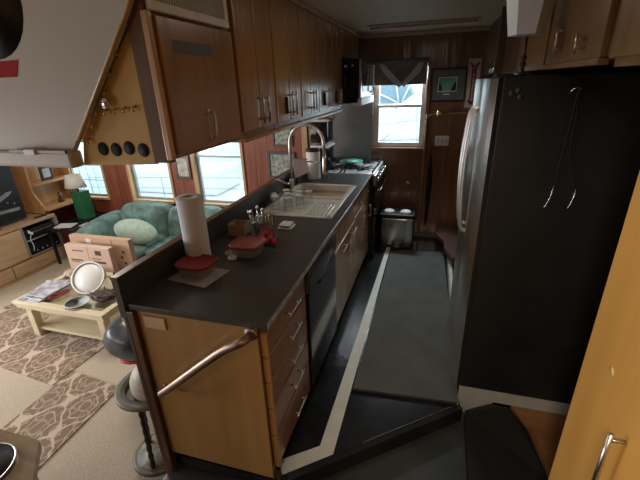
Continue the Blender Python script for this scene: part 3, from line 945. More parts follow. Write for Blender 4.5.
MB().box(-1.178, -1.138, 2.30, 2.72, ZT + .001, ZT + .018, .004).build('tray', BLACK, t)
# far end of the worktop
t = thing('canister', (-1.07, 3.36, ZT), 'tall white canister behind the faucet', 'canister')
MB().lathe([(.062, 0), (.064, .01), (.064, .25), (.055, .262), (0, .265)], (-1.05, 3.36, ZT + .001), 24).build('body', WPLAST, t)
MB().lathe([(.066, 0), (.066, .02), (.03, .026), (0, .026)], (-1.05, 3.36, ZT + .262), 24).build('lid', BLACK, t)
t = thing('sponge_caddy', (-1.13, 3.10, ZT), 'dark sponge caddy by the ledge behind the faucet', 'caddy')
MB().box(-1.175, -1.138, 3.02, 3.18, ZT + .001, ZT + .07, .008, 3).build('caddy', BLACK, t)
t = thing('toaster_oven', (-1.03, 3.75, ZT), 'stacked black toaster oven with pale trims in the far worktop corner', 'toaster oven')
for k, z in enumerate((ZT + .04, ZT + .29)):
    MB().box(-1.165, -.99, 3.66, 3.90, z, z + .20, .01, 3).build('housing', GLOSSB, t)
    MB().box(-1.165, -.975, 3.65, 3.905, z + .20, z + .225, .006, 3).build('trim_top', WPLAST, t)
MB().box(-1.15, -1.0, 3.67, 3.89, .9505, ZT + .041).build('feet', BLACK, t)

# range
t = thing('range', (-.84, 4.0, 0), 'stainless gas range with black grates at the far end of the worktop', 'range')
MB().box(-1.18, -.54, 3.64, 4.36, .001, .90, .004).build('body', BLACK, t)
MB().box(-1.175, -.515, 3.642, 4.358, .895, .92, .008, 3).build('cooktop', plain('cooktop_enamel', (0.62, 0.63, 0.64), 0.25, 0.3), t)
MB().box(-.535, -.500, 3.642, 4.358, .80, .905, .010, 3).build('control_panel', GLARE, t)
for k in range(5):
    MB().lathe([(.020, 0), (.018, .018), (.014, .024), (0, .024)], (-.500, 3.73 + k * .135, .855), 14, 'x').build('knob', CHROME, t)
d = MB().box(-.54, -.510, 3.645, 4.355, .20, .79, .006).build('oven_door', GLOSSB, t)
MB().tube([(-.510, 3.70, .745), (-.465, 3.70, .745), (-.465, 4.30, .745), (-.510, 4.30, .745)], .010, 8).build('handle', CHROME, d)
MB().box(-.54, -.512, 3.645, 4.355, .02, .19, .006).build('warming_drawer', GLOSSB, t)
for (x, y) in ((-1.0, 3.82), (-.68, 3.82), (-1.0, 4.18), (-.68, 4.18)):
    m = MB().lathe([(.045, 0), (.04, .012), (0, .014)], (x, y, .92), 14)
    for k in range(4):
        a = k * math.pi / 4
        m.box(x - .14, x + .14, y - .005, y + .005, .936, .946, rot=rotz(a), piv=(x, y, .94))
    m.box(x - .145, x - .135, y - .15, y + .15, .92, .946).box(x + .135, x + .145, y - .15, y + .15, .92, .946)
    m.build('grate', BLACK, t)
MB().box(-1.18, -.66, 4.362, 4.398, .90, 1.555).build('backsplash', BACKS, t)
t = thing('serving_plate', (-.86, 4.02, .95), 'green-rimmed white plate lying on the range grates', 'plate')
MB().lathe([(.03, 0), (.07, .006), (.13, .022), (.128, .026), (.07, .012), (0, .009)], (-.82, 4.0, .948), 28, sy=1.1).build('plate', GREENP, t)
MB().lathe([(.0, 0), (.075, .004), (.085, .012), (0, .014)], (-.82, 4.0, .958), 24).build('centre', plain('plate_mint', (0.25, 0.50, 0.40), 0.3), t)

# ------------------------------------------------------------------ galley floor pieces
o = MB().prism([(-.440, 1.33), (-.362, 1.275), (-.362, 4.06), (-.405, 4.06)], .002, 'z', .001)
tag(o.build('trim_4', STRIP), kind='structure')
o = MB().prism([(-.362, 1.275), (-.440, 1.335), (-.615, 1.205), (-.565, 1.118)], .002, 'z', .0011)
tag(o.build('trim_5', STRIP), kind='structure')
# diagonal nosing on the step edge
dirv = Vector((0.83, 0.665, 0)).normalized(); nv = Vector((dirv.y, -dirv.x, 0))
p0 = Vector((-.575, 1.12, 0)); p1 = Vector((.265, 1.79, 0))
pl = [(p0 + nv * -.005), (p1 + nv * -.005), (p1 + nv * .035), (p0 + nv * .035)]
m = MB().prism([(v.x, v.y) for v in pl], .0915, 'z', ZL + .0005)
tag(m.build('trim_6', FLOORB), kind='structure')
q0 = p0 + (p1 - p0) * .42
pl = [(q0 + nv * -.004), (p1 + nv * -.004), (p1 + nv * .003), (q0 + nv * .003)]
tag(MB().prism([(v.x, v.y) for v in pl], .004, 'z', .0121).build('trim_7', CHROME), kind='structure')  # chrome sliver shaped as the glint along part of the nosing
t = thing('runner_rug', (-.05, 2.85, 0), 'dark grey ribbed rubber-backed runner rug on the galley floor', 'rug')
MB().prism([(-.350, 1.76), (.268, 1.80), (.215, 3.96), (-.350, 3.90)], .008, 'z', .0035).build('rug', RUNNER, t)
MB().prism([(-.355, 1.745), (.272, 1.785), (.272, 1.802), (-.355, 1.762)], .010, 'z', .0035).build('edge_binding', MATB, t)
# black floor mat and bare wood beside it on the landing
t = thing('rubber_mat', (.5, 1.2, ZL), 'matte black folded rubber mat on the landing in front of the refrigerator', 'mat')
MB().prism([(.285, .70), (.498, .70), (.498, 1.115), (.66, 1.115), (.66, 1.45), (.615, 1.72), (.54, 1.815), (.44, 1.825), (.30, 1.77)], .05, 'z', ZL + .001).build('mat', MATB, t)
for v in t.children[0].data.vertices:
    if v.co.z > .03 and v.co.y > .5: v.co.z += .055 if v.co.y > .6 else .02
tag(MB().prism([(.45, 1.8305), (.545, 1.8305), (.6165, 1.722), (.662, 1.45), (1.018, 1.45), (1.018, 1.8305)], .112, 'z', ZL + .001).build('floor_bare_wood', W_STEP), kind='structure')

# trash bin
t = thing('pedal_bin', (-.30, 4.1, 0), 'stainless pedal bin with a black lid against the far wall', 'bin')
MB().box(-.485, -.125, 3.98, 4.30, .03, .36, .02, 4).build('body', STEEL, t)
MB().box(-.50, -.11, 3.965, 4.31, .36, .405, .015, 4).build('lid', BLACK, t)
MB().box(-.48, -.13, 3.985, 4.30, .001, .03, .004).build('base', BLACK, t)
MB().box(-.345, -.245, 3.90, 3.985, .02, .05, .008, 3).box(-.345, -.325, 3.95, 3.985, .03, .08).box(-.265, -.245, 3.95, 3.985, .03, .08).build('pedal', BLACK, t)
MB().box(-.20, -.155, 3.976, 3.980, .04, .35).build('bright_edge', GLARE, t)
for x, lab in ((-.40, 'white pet bowl on the pedal bin lid, left one'), (-.22, 'white pet bowl on the pedal bin lid, right one')):
    t = thing('pet_bowl', (x, 4.06, .405), lab, 'bowl', None)
    MB().lathe([(.060, 0), (.062, .004), (.050, .022), (.046, .022), (.040, .008), (0, .006)], (x, 4.06, .4055), 22).build('bowl', WPLAST, t)

# ------------------------------------------------------------------ far wall items (galley)
t = thing('valance', (-.375, YF, 1.72), 'brown window valance with a pale lace V hanging over the galley window', 'valance')
MB().box(-.645, -.105, YF - .034, YF - .026, 1.715, 1.95).build('fabric', SHADEC, t)
m = MB()
m.prism([(-.60, 1.92), (-.55, 1.92), (-.345, 1.72), (-.375, 1.69), (-.42, 1.71), (-.56, 1.85)], .003, 'y', YF - .038)
m.prism([(-.14, 1.92), (-.19, 1.92), (-.36, 1.72), (-.33, 1.69), (-.30, 1.72), (-.17, 1.83)], .003, 'y', YF - .0385)
m.build('lace', LACE, t)
MB().tube([(-.66, YF - .032, 1.955), (-.09, YF - .032, 1.955)], .011, 8).build('rod', GREYT, t)


def framed(name, x0, x1, z0, z1, label, fr, pm, mount=None, w=.018, y=YF):
    t = thing(name, ((x0 + x1) / 2, y - .01, z0), label, 'picture')
    m = MB()
    m.box(x0, x0 + w, y - .022, y - .002, z0, z1, .003).box(x1 - w, x1, y - .022, y - .002, z0, z1, .003)
    m.box(x0 + w, x1 - w, y - .022, y - .002, z0, z0 + w, .003).box(x0 + w, x1 - w, y - .022, y - .002, z1 - w, z1, .003)
    m.build('frame', fr, t)
    if mount:
        MB().box(x0 + w, x1 - w, y - .010, y - .004, z0 + w, z1 - w).build('mount', mount, t)
    return t


t = framed('picture', -.062, .290, 1.535, 1.862, 'dark framed picture with a teal print in a grey mount right of the window', BLACK, None, MATG)
MB().box(.015, .200, YF - .0125, YF - .0105, 1.635, 1.775).build('print_border', WPLAST, t)
MB().box(.022, .193, YF - .0145, YF - .0130, 1.642, 1.768).build('print', PICT, t)
m = MB().prism([(.022, 1.642), (.06, 1.642), (.05, 1.70), (.022, 1.72)], .001, 'y', YF - .0156).prism([(.193, 1.642), (.14, 1.642), (.165, 1.70), (.193, 1.74)], .001, 'y', YF - .0156)
m.build('silhouette', BLACK, t)['kind'] = 'stuff'
MB().box(.075, .135, YF - .0125, YF - .0105, 1.605, 1.615).build('caption', SHADE, t)

t = thing('extinguisher_sign', (.355, YF - .03, 1.48), 'white sign with a tall red arrow reading fire extinguisher by the refrigerator', 'sign')
MB().box(.292, .412, YF - .012, YF - .008, 1.475, 1.935).build('plate', plain('aged_white', (0.55, 0.48, 0.42), 0.5), t)
m = MB()
yy = YF - .0135
m.prism([(.352, 1.495), (.395, 1.545), (.375, 1.55), (.375, 1.855), (.402, 1.90), (.388, 1.905), (.352, 1.868), (.316, 1.905), (.302, 1.90), (.329, 1.855), (.329, 1.55), (.309, 1.545)], .001, 'y', yy)
m.build('arrow', REDP, t)
text('lettering', 'F\nI\nR\nE', .030, WPLAST, t, (.352, yy - .001, 1.80), (R(90), 0, 0))
t2 = text('lettering', 'EXTINGUISHER', .030, WPLAST, t, (.352, yy - .001, 1.64), (R(90), R(90), 0))

t = thing('switch_plate', (.105, YF - .02, 1.09), 'white triple switch plate on the brown wall under the picture', 'switch')
MB().box(.030, .175, YF - .008, YF - .001, 1.085, 1.19, .003).build('plate', plain('ivory', (0.62, 0.60, 0.55), 0.4), t)
for k in range(3):
    MB().box(.049 + k * .043, .070 + k * .043, YF - .014, YF - .008, 1.115, 1.16, .002).build('rocker', plain('rocker_grey_%d' % k, (0.42, 0.42, 0.42), 0.4), t)
t = thing('wall_pipe', (-.0, YF - .04, .05), 'brown painted pipe running up the far wall and bending over to the right', 'pipe')
MB().tube([(-.075, YF - .035, .06), (-.075, YF - .035, 1.30), (-.065, YF - .035, 1.375), (-.02, YF - .035, 1.415), (.06, YF - .035, 1.42), (.43, YF - .035, 1.43)], .011, 8, smooth_path=5).build('tube', W_CAB, t)
for x, lab in ((.055, 'brass wall knob above the switch plate'), (.385, 'brass wall knob below the extinguisher sign')):
    t = thing('brass_finial', (x, YF - .05, 1.42), lab, 'knob')
    MB().lathe([(.012, 0), (.010, .03), (.034, .045), (.034, .055), (.02, .068), (0, .07)], (x, YF - .047, 1.425), 16, 'y').build('knob', BRASS, t)
t = thing('umbrella', (-.02, YF - .05, .1), 'black folded umbrella hanging on the far wall beside the pipe', 'umbrella')
MB().tube([(-.005, YF - .05, .16), (0, YF - .05, .30), (.005, YF - .05, .72), (.0, YF - .05, .88), (.0, YF - .05, 1.0)], [.004, .018, .032, .018, .006], 10, smooth_path=4).build('canopy', MATB, t)
MB().tube([(.0, YF - .05, 1.0), (.0, YF - .05, 1.06), (.02, YF - .05, 1.08), (.035, YF - .05, 1.05)], .006, 8, smooth_path=3).build('handle', BLACK, t)
t = thing('brass_plate', (-.27, YF - .01, .66), 'small brass plate on the wall above the pedal bin', 'plate')
MB().lathe([(.038, 0), (.038, .004), (.028, .010), (0, .010)], (-.24, YF - .001, .66), 18, 'y', sy=.45).build('plate', BRASS, t)

# dark red low bench past the refrigerator
t = thing('low_bench', (.34, 3.8, 0), 'dark red painted low bench beyond the refrigerator', 'bench')
MB().prism([(.26, 3.40), (.449, 3.40), (.449, 4.30), (.12, 4.30), (.12, 4.0), (.20, 3.80), (.20, 3.62)], .045, 'z', .16).build('top', DRED, t)
MB().box(.28, .449, 3.45, 4.29, .001, .16).build('base', DRED, t)

# ================================================================== REFRIGERATOR
t = thing('refrigerator', (.55, 2.2, 0), 'tall side-by-side refrigerator with steel doors and a black side', 'refrigerator')
MB().box(.262, .90, 1.815, 2.60, .125, 1.755, .006).build('body', FRBLK, t)


def curved_door(y0, y1, z0, z1, xf, depth, bow):
    """door slab whose front bows towards the aisle"""
    m = MB()
    n = 10
    pts = [(xf + depth, y0)]
    for k in range(n + 1):
        u = k / n
        y = y0 + (y1 - y0) * u
        x = xf - bow * (1 - (2 * u - 1) ** 2)
        pts.append((x, y))
    pts.append((xf + depth, y1))
    m.prism(pts, z1 - z0, 'z', z0)
    return m


def slab(y0, y1):
    return MB().box(.244, .253, y0, y1, .137, 1.746)


d = curved_door(1.816, 2.195, .135, 1.748, .2425, .001, .035).build('freezer_door', FRSTEEL, t)
d2 = curved_door(2.203, 2.598, .135, 1.748, .2425, .001, .035).build('cooler_door', FRSTEEL, t)
slab(1.818, 2.193).build('door_liner', MATB, d)
slab(2.205, 2.596).build('door_liner', MATB, d2)
for dd, y in ((d, 2.135), (d2, 2.265)):
    MB().tube([(.225, y, 1.615), (.190, y, 1.59), (.175, y, 1.45), (.168, y, 1.30), (.175, y, 1.12), (.190, y, .98), (.225, y, .955)], .012, 10, smooth_path=5).build('handle', plain('handle_steel_%d' % int(y * 1000), (0.62, 0.60, 0.58), 0.38, 0.7), dd)
MB().box(.2535, .2615, 1.820, 2.60, .125, 1.75).build('gasket', MATB, t)
MB().box(.235, .30, 1.83, 1.93, 1.7555, 1.765, .003).build('hinge_cover', BLACK, t)
MB().box(.235, .30, 2.50, 2.59, 1.7555, 1.765, .003).build('hinge_cover', BLACK, t)
MB().box(.262, .90, 1.832, 1.844, ZL + .001, .124).build('plinth', plain('plinth_paint', (0.42, 0.42, 0.42), 0.5), t)
MB().box(.30, .90, 1.87, 2.58, .001, .124).build('feet_base', BLACK, t)
for (x, z) in ((.30, 1.69), (.335, 1.675), (.325, 1.70)):
    MB().lathe([(0, 0), (.012, 0), (.012, .0006)], (x, 1.8148, z), 12, 'y').build('smudge', plain('smudge_%d' % int(x * 1000), (0.05, 0.055, 0.06), 0.6), t)
t = thing('magnetic_hook', (.53, 1.80, 1.68), 'small silver hook on the black refrigerator side', 'hook')
MB().tube([(.512, 1.812, 1.683), (.515, 1.800, 1.698), (.530, 1.797, 1.706), (.545, 1.800, 1.698)], .0035, 8, smooth_path=3).build('hook', CHROME, t)
t = thing('hanging_cord', (.55, 1.80, 1.2), 'thin black looped cord with pale tips hanging down the refrigerator side', 'cord')
MB().tube([(.523, 1.806, 1.305), (.525, 1.806, 1.40), (.533, 1.806, 1.55), (.538, 1.806, 1.70), (.548, 1.806, 1.60), (.555, 1.806, 1.45), (.607, 1.806, 1.30)], .003, 6, smooth_path=4).build('cord', MATB, t)
for (a, b) in (((.522, 1.806, 1.310), (.500, 1.806, 1.205)), ((.608, 1.806, 1.300), (.590, 1.806, 1.205))):
    MB().tube([a, ((a[0] + b[0]) / 2 + .004, 1.803, (a[2] + b[2]) / 2), b], [.002, .0028, .0045], 6, smooth_path=3).build('tip', GLARE, t)

# lamp standing on the refrigerator
t = thing('table_lamp', (.345, 1.93, 1.756), 'lamp with a faceted white shade and dark turned stem on the refrigerator', 'lamp')
m = MB().lathe([(.035, 0), (.036, .006), (.012, .014), (.006, .03), (.014, .045), (.006, .058), (.013, .07), (.005, .085), (.005, .18), (.004, .20)], (.345, 1.93, 1.7555), 14)
m.build('stem', STAND, t)
MB().lathe([(.066, 0), (.088, .125), (.108, .235), (.105, .235), (.085, .125), (.062, .004)], (.330, 1.88, 1.905), 6, smooth=False, rot=rotz(R(50))).build('lamp_shade', FROST, t)

W_OVER = wood('overhead_varnish', (0.19, 0.10, 0.036), (0.26, 0.145, 0.055), 0.32, coat=0.4, bump=0.03)
# ------------------------------------------------------------------ right-hand joinery
t = thing('pantry_cabinet', (.76, .2, ZL), 'tall honey-coloured pantry cabinet nearest the camera on the right', 'cabinet')
MB().box(.522, 1.015, -.9, 1.10, ZL + .001, 1.765).build('body', W_PANTRY, t)
d = MB().box(.500, .521, .30, 1.11, ZL + .05, 1.76, .003).build('door', W_PANTRY, t)
bar_handle(d, .500, .812, .72, .955, sgn=-1, off=.034, mat=NICKEL, r=.0065)
MB().box(.500, .521, -.85, .295, ZL + .05, 1.76, .003).build('door', W_PANTRY, t)
MB().lathe([(0, 0), (.013, 0), (.013, .0007)], (.4992, .955, 1.03), 14, 'x', sy=1).build('worn_spot', plain('worn_patch', (0.75, 0.50, 0.22), 0.5), d)
XO = .45
t = thing('overhead_cabinet', (.7, 1.7, 1.765), 'brown overhead cabinet above the refrigerator with two bar handles', 'cabinet')
MB().box(XO + .02, 1.018, 1.325, 2.655, 1.79, ZC - .003).build('body', W_OVER, t)
d = MB().box(XO, XO + .02, 1.40, 1.70, 1.795, ZC - .02, .003).build('door', W_OVER, t)
bar_handle(d, XO, 1.55, 1.815, 1.875, sgn=-1, off=.025)
d = MB().box(XO, XO + .02, 1.705, 2.02, 1.795, ZC - .02, .003).build('door', W_OVER, t)
bar_handle(d, XO, 1.80, 1.825, 1.925, sgn=-1, off=.025)
MB().box(XO - .006, XO + .02, 2.03, 2.655, 1.778, ZC - .003).build('side_panel', W_OVER, t)
MB().box(XO - .012, XO + .02, 1.37, 2.03, 1.775, 1.794, .003).build('bottom_rail', W_OVER, t)
t = thing('overhead_cabinet.001', (.7, .7, 1.77), 'dark overhead cupboard panel directly above the pantry', 'cabinet')
MB().box(XO + .015, 1.018, -.9, 1.32, 1.768, ZC - .003).build('body', W_OVER, t)
MB().box(XO - .003, XO + .0145, .80, 1.318, 1.79, ZC - .02, .003).build('door', W_OVER, t)
m = MB().box(.40, .455, 3.25, 3.30, 0.21, ZC - .002, .003)
tag(m.build('trim_8', W_DARK), kind='structure')
t = thing('spice_rack', (.42, 3.5, 1.75), 'narrow rack of dark bottles on the wall beside the post', 'rack')
MB().box(.38, .449, 3.32, 3.60, 1.76, 1.775).build('shelf', W_DARK, t)
for k in range(4):
    MB().lathe([(.022, 0), (.022, .07), (.01, .09), (.01, .11)], (.415, 3.36 + k * .065, 1.7755), 12).build('bottle', BLACK if k % 2 else GLARE, t)

# ================================================================== SALON
def on_wall(name, x0, x1, z0, z1, label, fr, pm, w=.03):
    t = framed(name, x0, x1, z0, z1, label, fr, None, None, w)
    MB().box(x0 + w, x1 - w, YF - .010, YF - .004, z0 + w, z1 - w).build('print', pm, t)
    return t


on_wall('picture', -3.36, -3.12, .60, .92, 'small gilt-framed portrait between the two nearer salon windows', W_DARK, PICP, .035)
on_wall('picture', -1.88, -1.62, 1.06, 1.30, 'upper small framed picture on the red wall beyond the ledge', GREYT, PIC, .02)
on_wall('picture', -1.97, -1.60, .66, .99, 'lower larger framed picture on the red wall beyond the ledge', GREYT, PIC, .03)
tag(MB().box(-1.50, -1.43, YF - .03, YF - .001, .3, ZC - .01, .004).build('trim_9', W_TRIM), kind='structure')
t = thing('reading_lamp', (-1.66, 4.2, .45), 'white cone lamp shade below the framed pictures', 'lamp')
MB().lathe([(.11, 0), (.07, .22), (.068, .22), (.107, 0)], (-1.66, 4.25, .50), 20).build('shade', SHADE, t)
MB().lathe([(.06, 0), (.02, .02), (.012, .3), (.012, 1.05)], (-1.66, 4.25, ZS + .002), 14).build('stem', W_DARK, t)
# narrow wood battens either side of salon windows
for k, x in enumerate((-4.40, -2.15, -1.98)):
    tag(MB().box(x, x + .006, YF - .004, YF - .0005, ZS + .01, ZC - .01).build('trim_%d' % (10 + k), W_DARK), kind='structure')

# TV cabinet along the left wall
t = thing('media_cabinet', (-5.2, 3.1, ZS), 'pale oak media cabinet with a metal-framed stereo bay along the left wall', 'cabinet')
m = MB()
xa, xf = XW + .01, -5.03
ya, yb = 2.20, 3.80
m.box(xa, xf, ya, yb, .145, .185, .006)            # top
m.box(xa, xf, ya, yb, ZS + .001, ZS + .05)          # base
m.box(xa, xf, yb - .03, yb, ZS + .05, .145)
m.box(xa, xf, ya, ya + .03, ZS + .05, .145)
m.box(xa, xf, 3.275, 3.295, ZS + .05, .145)
m.box(xa, xf, ya, yb, -.28, -.26)
m.box(xa, xa + .01, ya, yb, ZS + .05, .145)
m.build('carcass', W_PALE, t)
MB().box(xf, xf + .02, 2.72, 3.27, -.255, .14, .004).build('door', W_PALE, t)
MB().box(xf, xf + .02, 2.22, 2.715, -.255, .14, .004).build('door', W_PALE, t)
for (a, b) in ((2.22, 3.02), (3.03, 3.79)):
    d = MB().box(xf, xf + .02, a, b, ZS + .055, -.285, .004).build('drawer', W_PALE, t)
    MB().box(xf + .02, xf + .028, (a + b) / 2 - .07, (a + b) / 2 + .07, -.375, -.36, .003).build('handle', CHROME, d)
m = MB()
m.box(xf, xf + .015, 3.28, 3.305, -.255, .145, .003).box(xf, xf + .015, 3.765, 3.80, -.28, .145, .003)
m.box(xf, xf + .015, 3.305, 3.765, -.055, -.04, .003).box(xf, xf + .015, 3.305, 3.765, -.26, -.245, .003)
m.build('bay_frame', plain('bay_metal', (0.48, 0.46, 0.44), 0.35, 0.6), t)
MB().box(xa + .02, xf - .01, 3.30, 3.765, -.055, -.045).build('bay_shelf', W_PALE, t)
for i, (z0, z1, lab) in enumerate(((-.0445, .09, 'black stereo component on the upper bay shelf of the media cabinet'), (-.2595, -.10, 'black stereo receiver with round knobs in the lower bay of the media cabinet'))):
    t = thing('stereo_component', (-5.2, 3.57, z0), lab, 'stereo')
    MB().box(-5.38, -5.045, 3.31, 3.75, z0, z1, .004).build('case', BLACK, t)
    if i:
        for k in range(5):
            MB().lathe([(.014, 0), (.012, .012), (0, .013)], (-5.045, 3.42 + k * .072, -.21), 12, 'x').build('knob', CHROME, t)
    else:
        MB().box(-5.045, -5.042, 3.38, 3.72, .03, .05).build('display', GREYT, t)
t = thing('headphones', (-5.0, 3.40, -.0), 'white cable and headphones hanging at the corner of the stereo bay', 'headphones')
MB().tube([(-5.004, 3.35, .10), (-5.0, 3.37, .03), (-5.004, 3.35, -.03), (-5.0, 3.36, -.12), (-5.004, 3.35, -.19)], .004, 6, smooth_path=4).build('cable', WPLAST, t)
MB().blob((-5.0, 3.36, .07), .010, .015, .022, 2, 10, 8).blob((-5.0, 3.39, .045), .010, .015, .022, 2, 10, 8).build('earcup', WPLAST, t)
# TV
t = thing('television', (-5.2, 3.0, .186), 'black flat television on the media cabinet with pale figures on screen', 'television')
tv = MB().box(-5.22, -5.17, 2.42, 3.52, .22, .98, .006).build('housing', BLACK, t)
MB().box(-5.169, -5.1685, 2.44, 3.50, .24, .96).build('screen', SCREEN, t)
MB().box(-5.28, -5.12, 2.80, 3.14, .186, .196, .003).box(-5.21, -5.18, 2.92, 3.02, .19, .24).build('stand', BLACK, t)
m = MB()
m.prism([(3.02, .40), (3.40, .56), (3.44, .60), (3.36, .60), (3.02, .46)], .0008, 'x', -5.1684)
m.prism([(3.02, .36), (3.46, .34), (3.47, .38), (3.02, .40)], .0008, 'x', -5.1684)
m.prism([(3.10, .82), (3.36, .84), (3.36, .895), (3.10, .875)], .0008, 'x', -5.1684)
for (y, z) in ((3.18, .50), (3.34, .47), (3.42, .44), (3.28, .36)):
    m.lathe([(0, 0), (.012, 0), (.012, .0008)], (-5.1684, y, z), 10, 'x')
m.build('screen_image', SCRL, t)
t = thing('remote_control', (-5.1, 3.62, .186), 'small dark remote control on the media cabinet top', 'remote')
MB().box(-5.12, -5.075, 3.56, 3.72, .186, .202, .004).build('case', BLACK, t)

# corner shelf on left wall
t = thing('wall_shelf', (-5.3, 4.0, .22), 'varnished two-tier wall shelf with curved end in the far left corner', 'shelf')
MB().prism([(XW + .002, .20), (-5.12, .20), (-5.10, .30), (-5.22, .50), (-5.22, 1.2), (XW + .002, 1.2)], .022, 'y', 3.72).build('side_panel', W_SHELF, t)
MB().prism([(XW + .002, .20), (-5.10, .20), (-5.10, .30), (-5.22, .50), (-5.22, 1.2), (XW + .002, 1.2)], .022, 'y', 4.36).build('side_panel', W_SHELF, t)
MB().box(XW + .002, -5.06, 3.743, 4.359, .225, .252, .004).build('shelf_board', W_SHELF, t)
MB().box(XW + .002, -5.16, 3.743, 4.359, .575, .602, .004).build('shelf_board', W_SHELF, t)
MB().box(XW + .001, XW + .012, 3.743, 4.359, .20, 1.2).build('back_panel', W_SHELF, t)
t = thing('photo_frame', (-5.25, 4.05, .603), 'small dark framed photo standing on the upper shelf of the corner unit', 'picture')
MB().box(-5.28, -5.265, 3.95, 4.13, .603, .80, .003).build('frame', BLACK, t)
MB().box(-5.265, -5.262, 3.985, 4.095, .64, .765).build('print', LACE, t)
t = thing('ornament', (-5.24, 4.1, .253), 'dark ornament on the lower shelf of the corner unit', 'ornament')
MB().lathe([(.04, 0), (.05, .03), (.025, .08), (.035, .12), (.01, .15)], (-5.24, 4.12, .253), 14).build('figure', W_DARK, t)

# black side table and green lamp
t = thing('side_table', (-4.75, 3.95, ZS), 'black low side table in the corner beside the sofa', 'table')
MB().box(-5.00, -4.45, 3.55, 4.34, .02, .05, .006).build('table_top', GLOSSB, t)
for x in (-4.97, -4.49):
    for y in (3.58, 4.29):
        MB().box(x, x + .03, y, y + .03, ZS + .001, .02).build('leg', BLACK, t)
t = thing('table_lamp', (-4.78, 4.07, .05), 'lamp with a white shade on a tall green box base', 'lamp')
MB().prism([(-4.88, 4.00), (-4.71, 4.00), (-4.69, 4.14), (-4.86, 4.14)], .40, 'z', .051).build('base', GREEN, t)
MB().lathe([(.135, 0), (.10, .17), (.097, .17), (.132, 0)], (-4.82, 4.06, .51), 24).build('lamp_shade', SHADE, t)
MB().lathe([(.012, 0), (.012, .16)], (-4.80, 4.06, .45), 10).build('stem', BRASS, t)
m = MB()
for k in range(24):
    a = 2 * math.pi * k / 24
    m.lathe([(.006, 0), (.006, .018)], (-4.82 + .133 * math.cos(a), 4.06 + .133 * math.sin(a), .494), 6)
m.build('shade_fringe', STAND, t)
t = thing('paper_sheet', (-4.6, 3.7, 0), 'white papers lying on the black side table', 'papers')
MB().box(-4.90, -4.66, 3.62, 3.80, .051, .056, rot=rotz(.3)).build('sheet', PAPERW, t)
tag(MB().box(-4.57, -4.46, 3.72, 3.86, .051, .062, .003).build('notepad', plain('pink_pad', (0.55, 0.42, 0.45), 0.6)), 'small pinkish notepad at the sofa end of the side table', 'notepad')

# sofa
t = thing('sofa', (-3.2, 3.95, ZS), 'teal velour sofa with puffy back cushions under the salon windows', 'sofa')
MB().box(-4.36, -1.84, 3.50, 4.30, ZS + .06, -.22, .04, 4).build('base', TEAL, t)
for x, ph in ((-3.76, .3), (-2.98, 1.4), (-2.24, 2.2)):
    MB().blob((x, 4.15, .02), .40, .17, .275, 4.5, 40, 20, .018, rotx(-.16), ph).build('back_cushion', TEAL, t)
for x, ph in ((-3.72, 1.3), (-2.97, 2.4), (-2.24, .2)):
    MB().blob((x, 3.74, -.15), .375, .34, .085, 5, 36, 14, .012, None, ph).build('seat_cushion', TEAL, t)
MB().blob((-4.25, 3.84, -.08), .17, .46, .24, 3.2, 28, 16, .02, rotx(.10)).build('armrest', TEAL, t)
for x in (-4.25, -1.92):
    for y in (3.56, 4.2):
        MB().box(x, x + .06, y, y + .06, ZS + .001, ZS + .062).build('foot', STAND, t)
t = thing('throw_pillow', (-3.72, 3.62, -.05), 'pale green throw pillow leaning on the sofa seat', 'pillow')
MB().blob((-3.55, 3.64, .085), .34, .10, .16, 1.9, 32, 16, 0, rotx(-.5) @ roty(.10)).build('pillow', TEALP, t)

# cardboard boxes
t = thing('cardboard_box', (-3.6, 3.15, ZS), 'wider brown cardboard carton standing behind the smaller light one, in front of the sofa', 'box')
MB().box(-4.0, -3.16, 3.10, 3.17, ZS + .001, .215, .003).build('carton', CARD, t)
MB().box(-3.76, -3.69, 3.096, 3.0995, .13, .19).build('shipping_sticker', WPLAST, t)
MB().box(-3.40, -3.393, 3.096, 3.0995, ZS + .01, .21).build('fold_line', KRAFT, t)
m = MB()
for k in range(6):
    m.box(-3.31 + (k % 2) * .035, -3.28 + (k % 2) * .035, 3.096, 3.0995, -.30 + k * .07, -.27 + k * .07)
m.build('printed_marks', CARDL if False else INK, t)['kind'] = 'stuff'
t = thing('cardboard_box', (-3.62, 2.98, ZS), 'smaller light cardboard carton with printed symbols, standing behind the coffee table', 'box')
MB().box(-3.92, -3.30, 2.95, 3.02, ZS + .001, .165, .003).build('carton', CARDL, t)
MB().box(-3.606, -3.60, 2.947, 2.9495, ZS + .01, .16).build('fold_line', CARD, t)
m = MB()
m.box(-3.87, -3.70, 2.947, 2.9495, -.02, -.005).box(-3.87, -3.76, 2.947, 2.9495, -.04, -.032).box(-3.82, -3.66, 2.947, 2.9495, .10, .11)
m.box(-3.56, -3.38, 2.947, 2.9495, -.03, -.005).box(-3.50, -3.42, 2.947, 2.9495, .07, .125).box(-3.56, -3.44, 2.947, 2.9495, .02, .028)
m.build('printed_marks', INK, t)['kind'] = 'stuff'

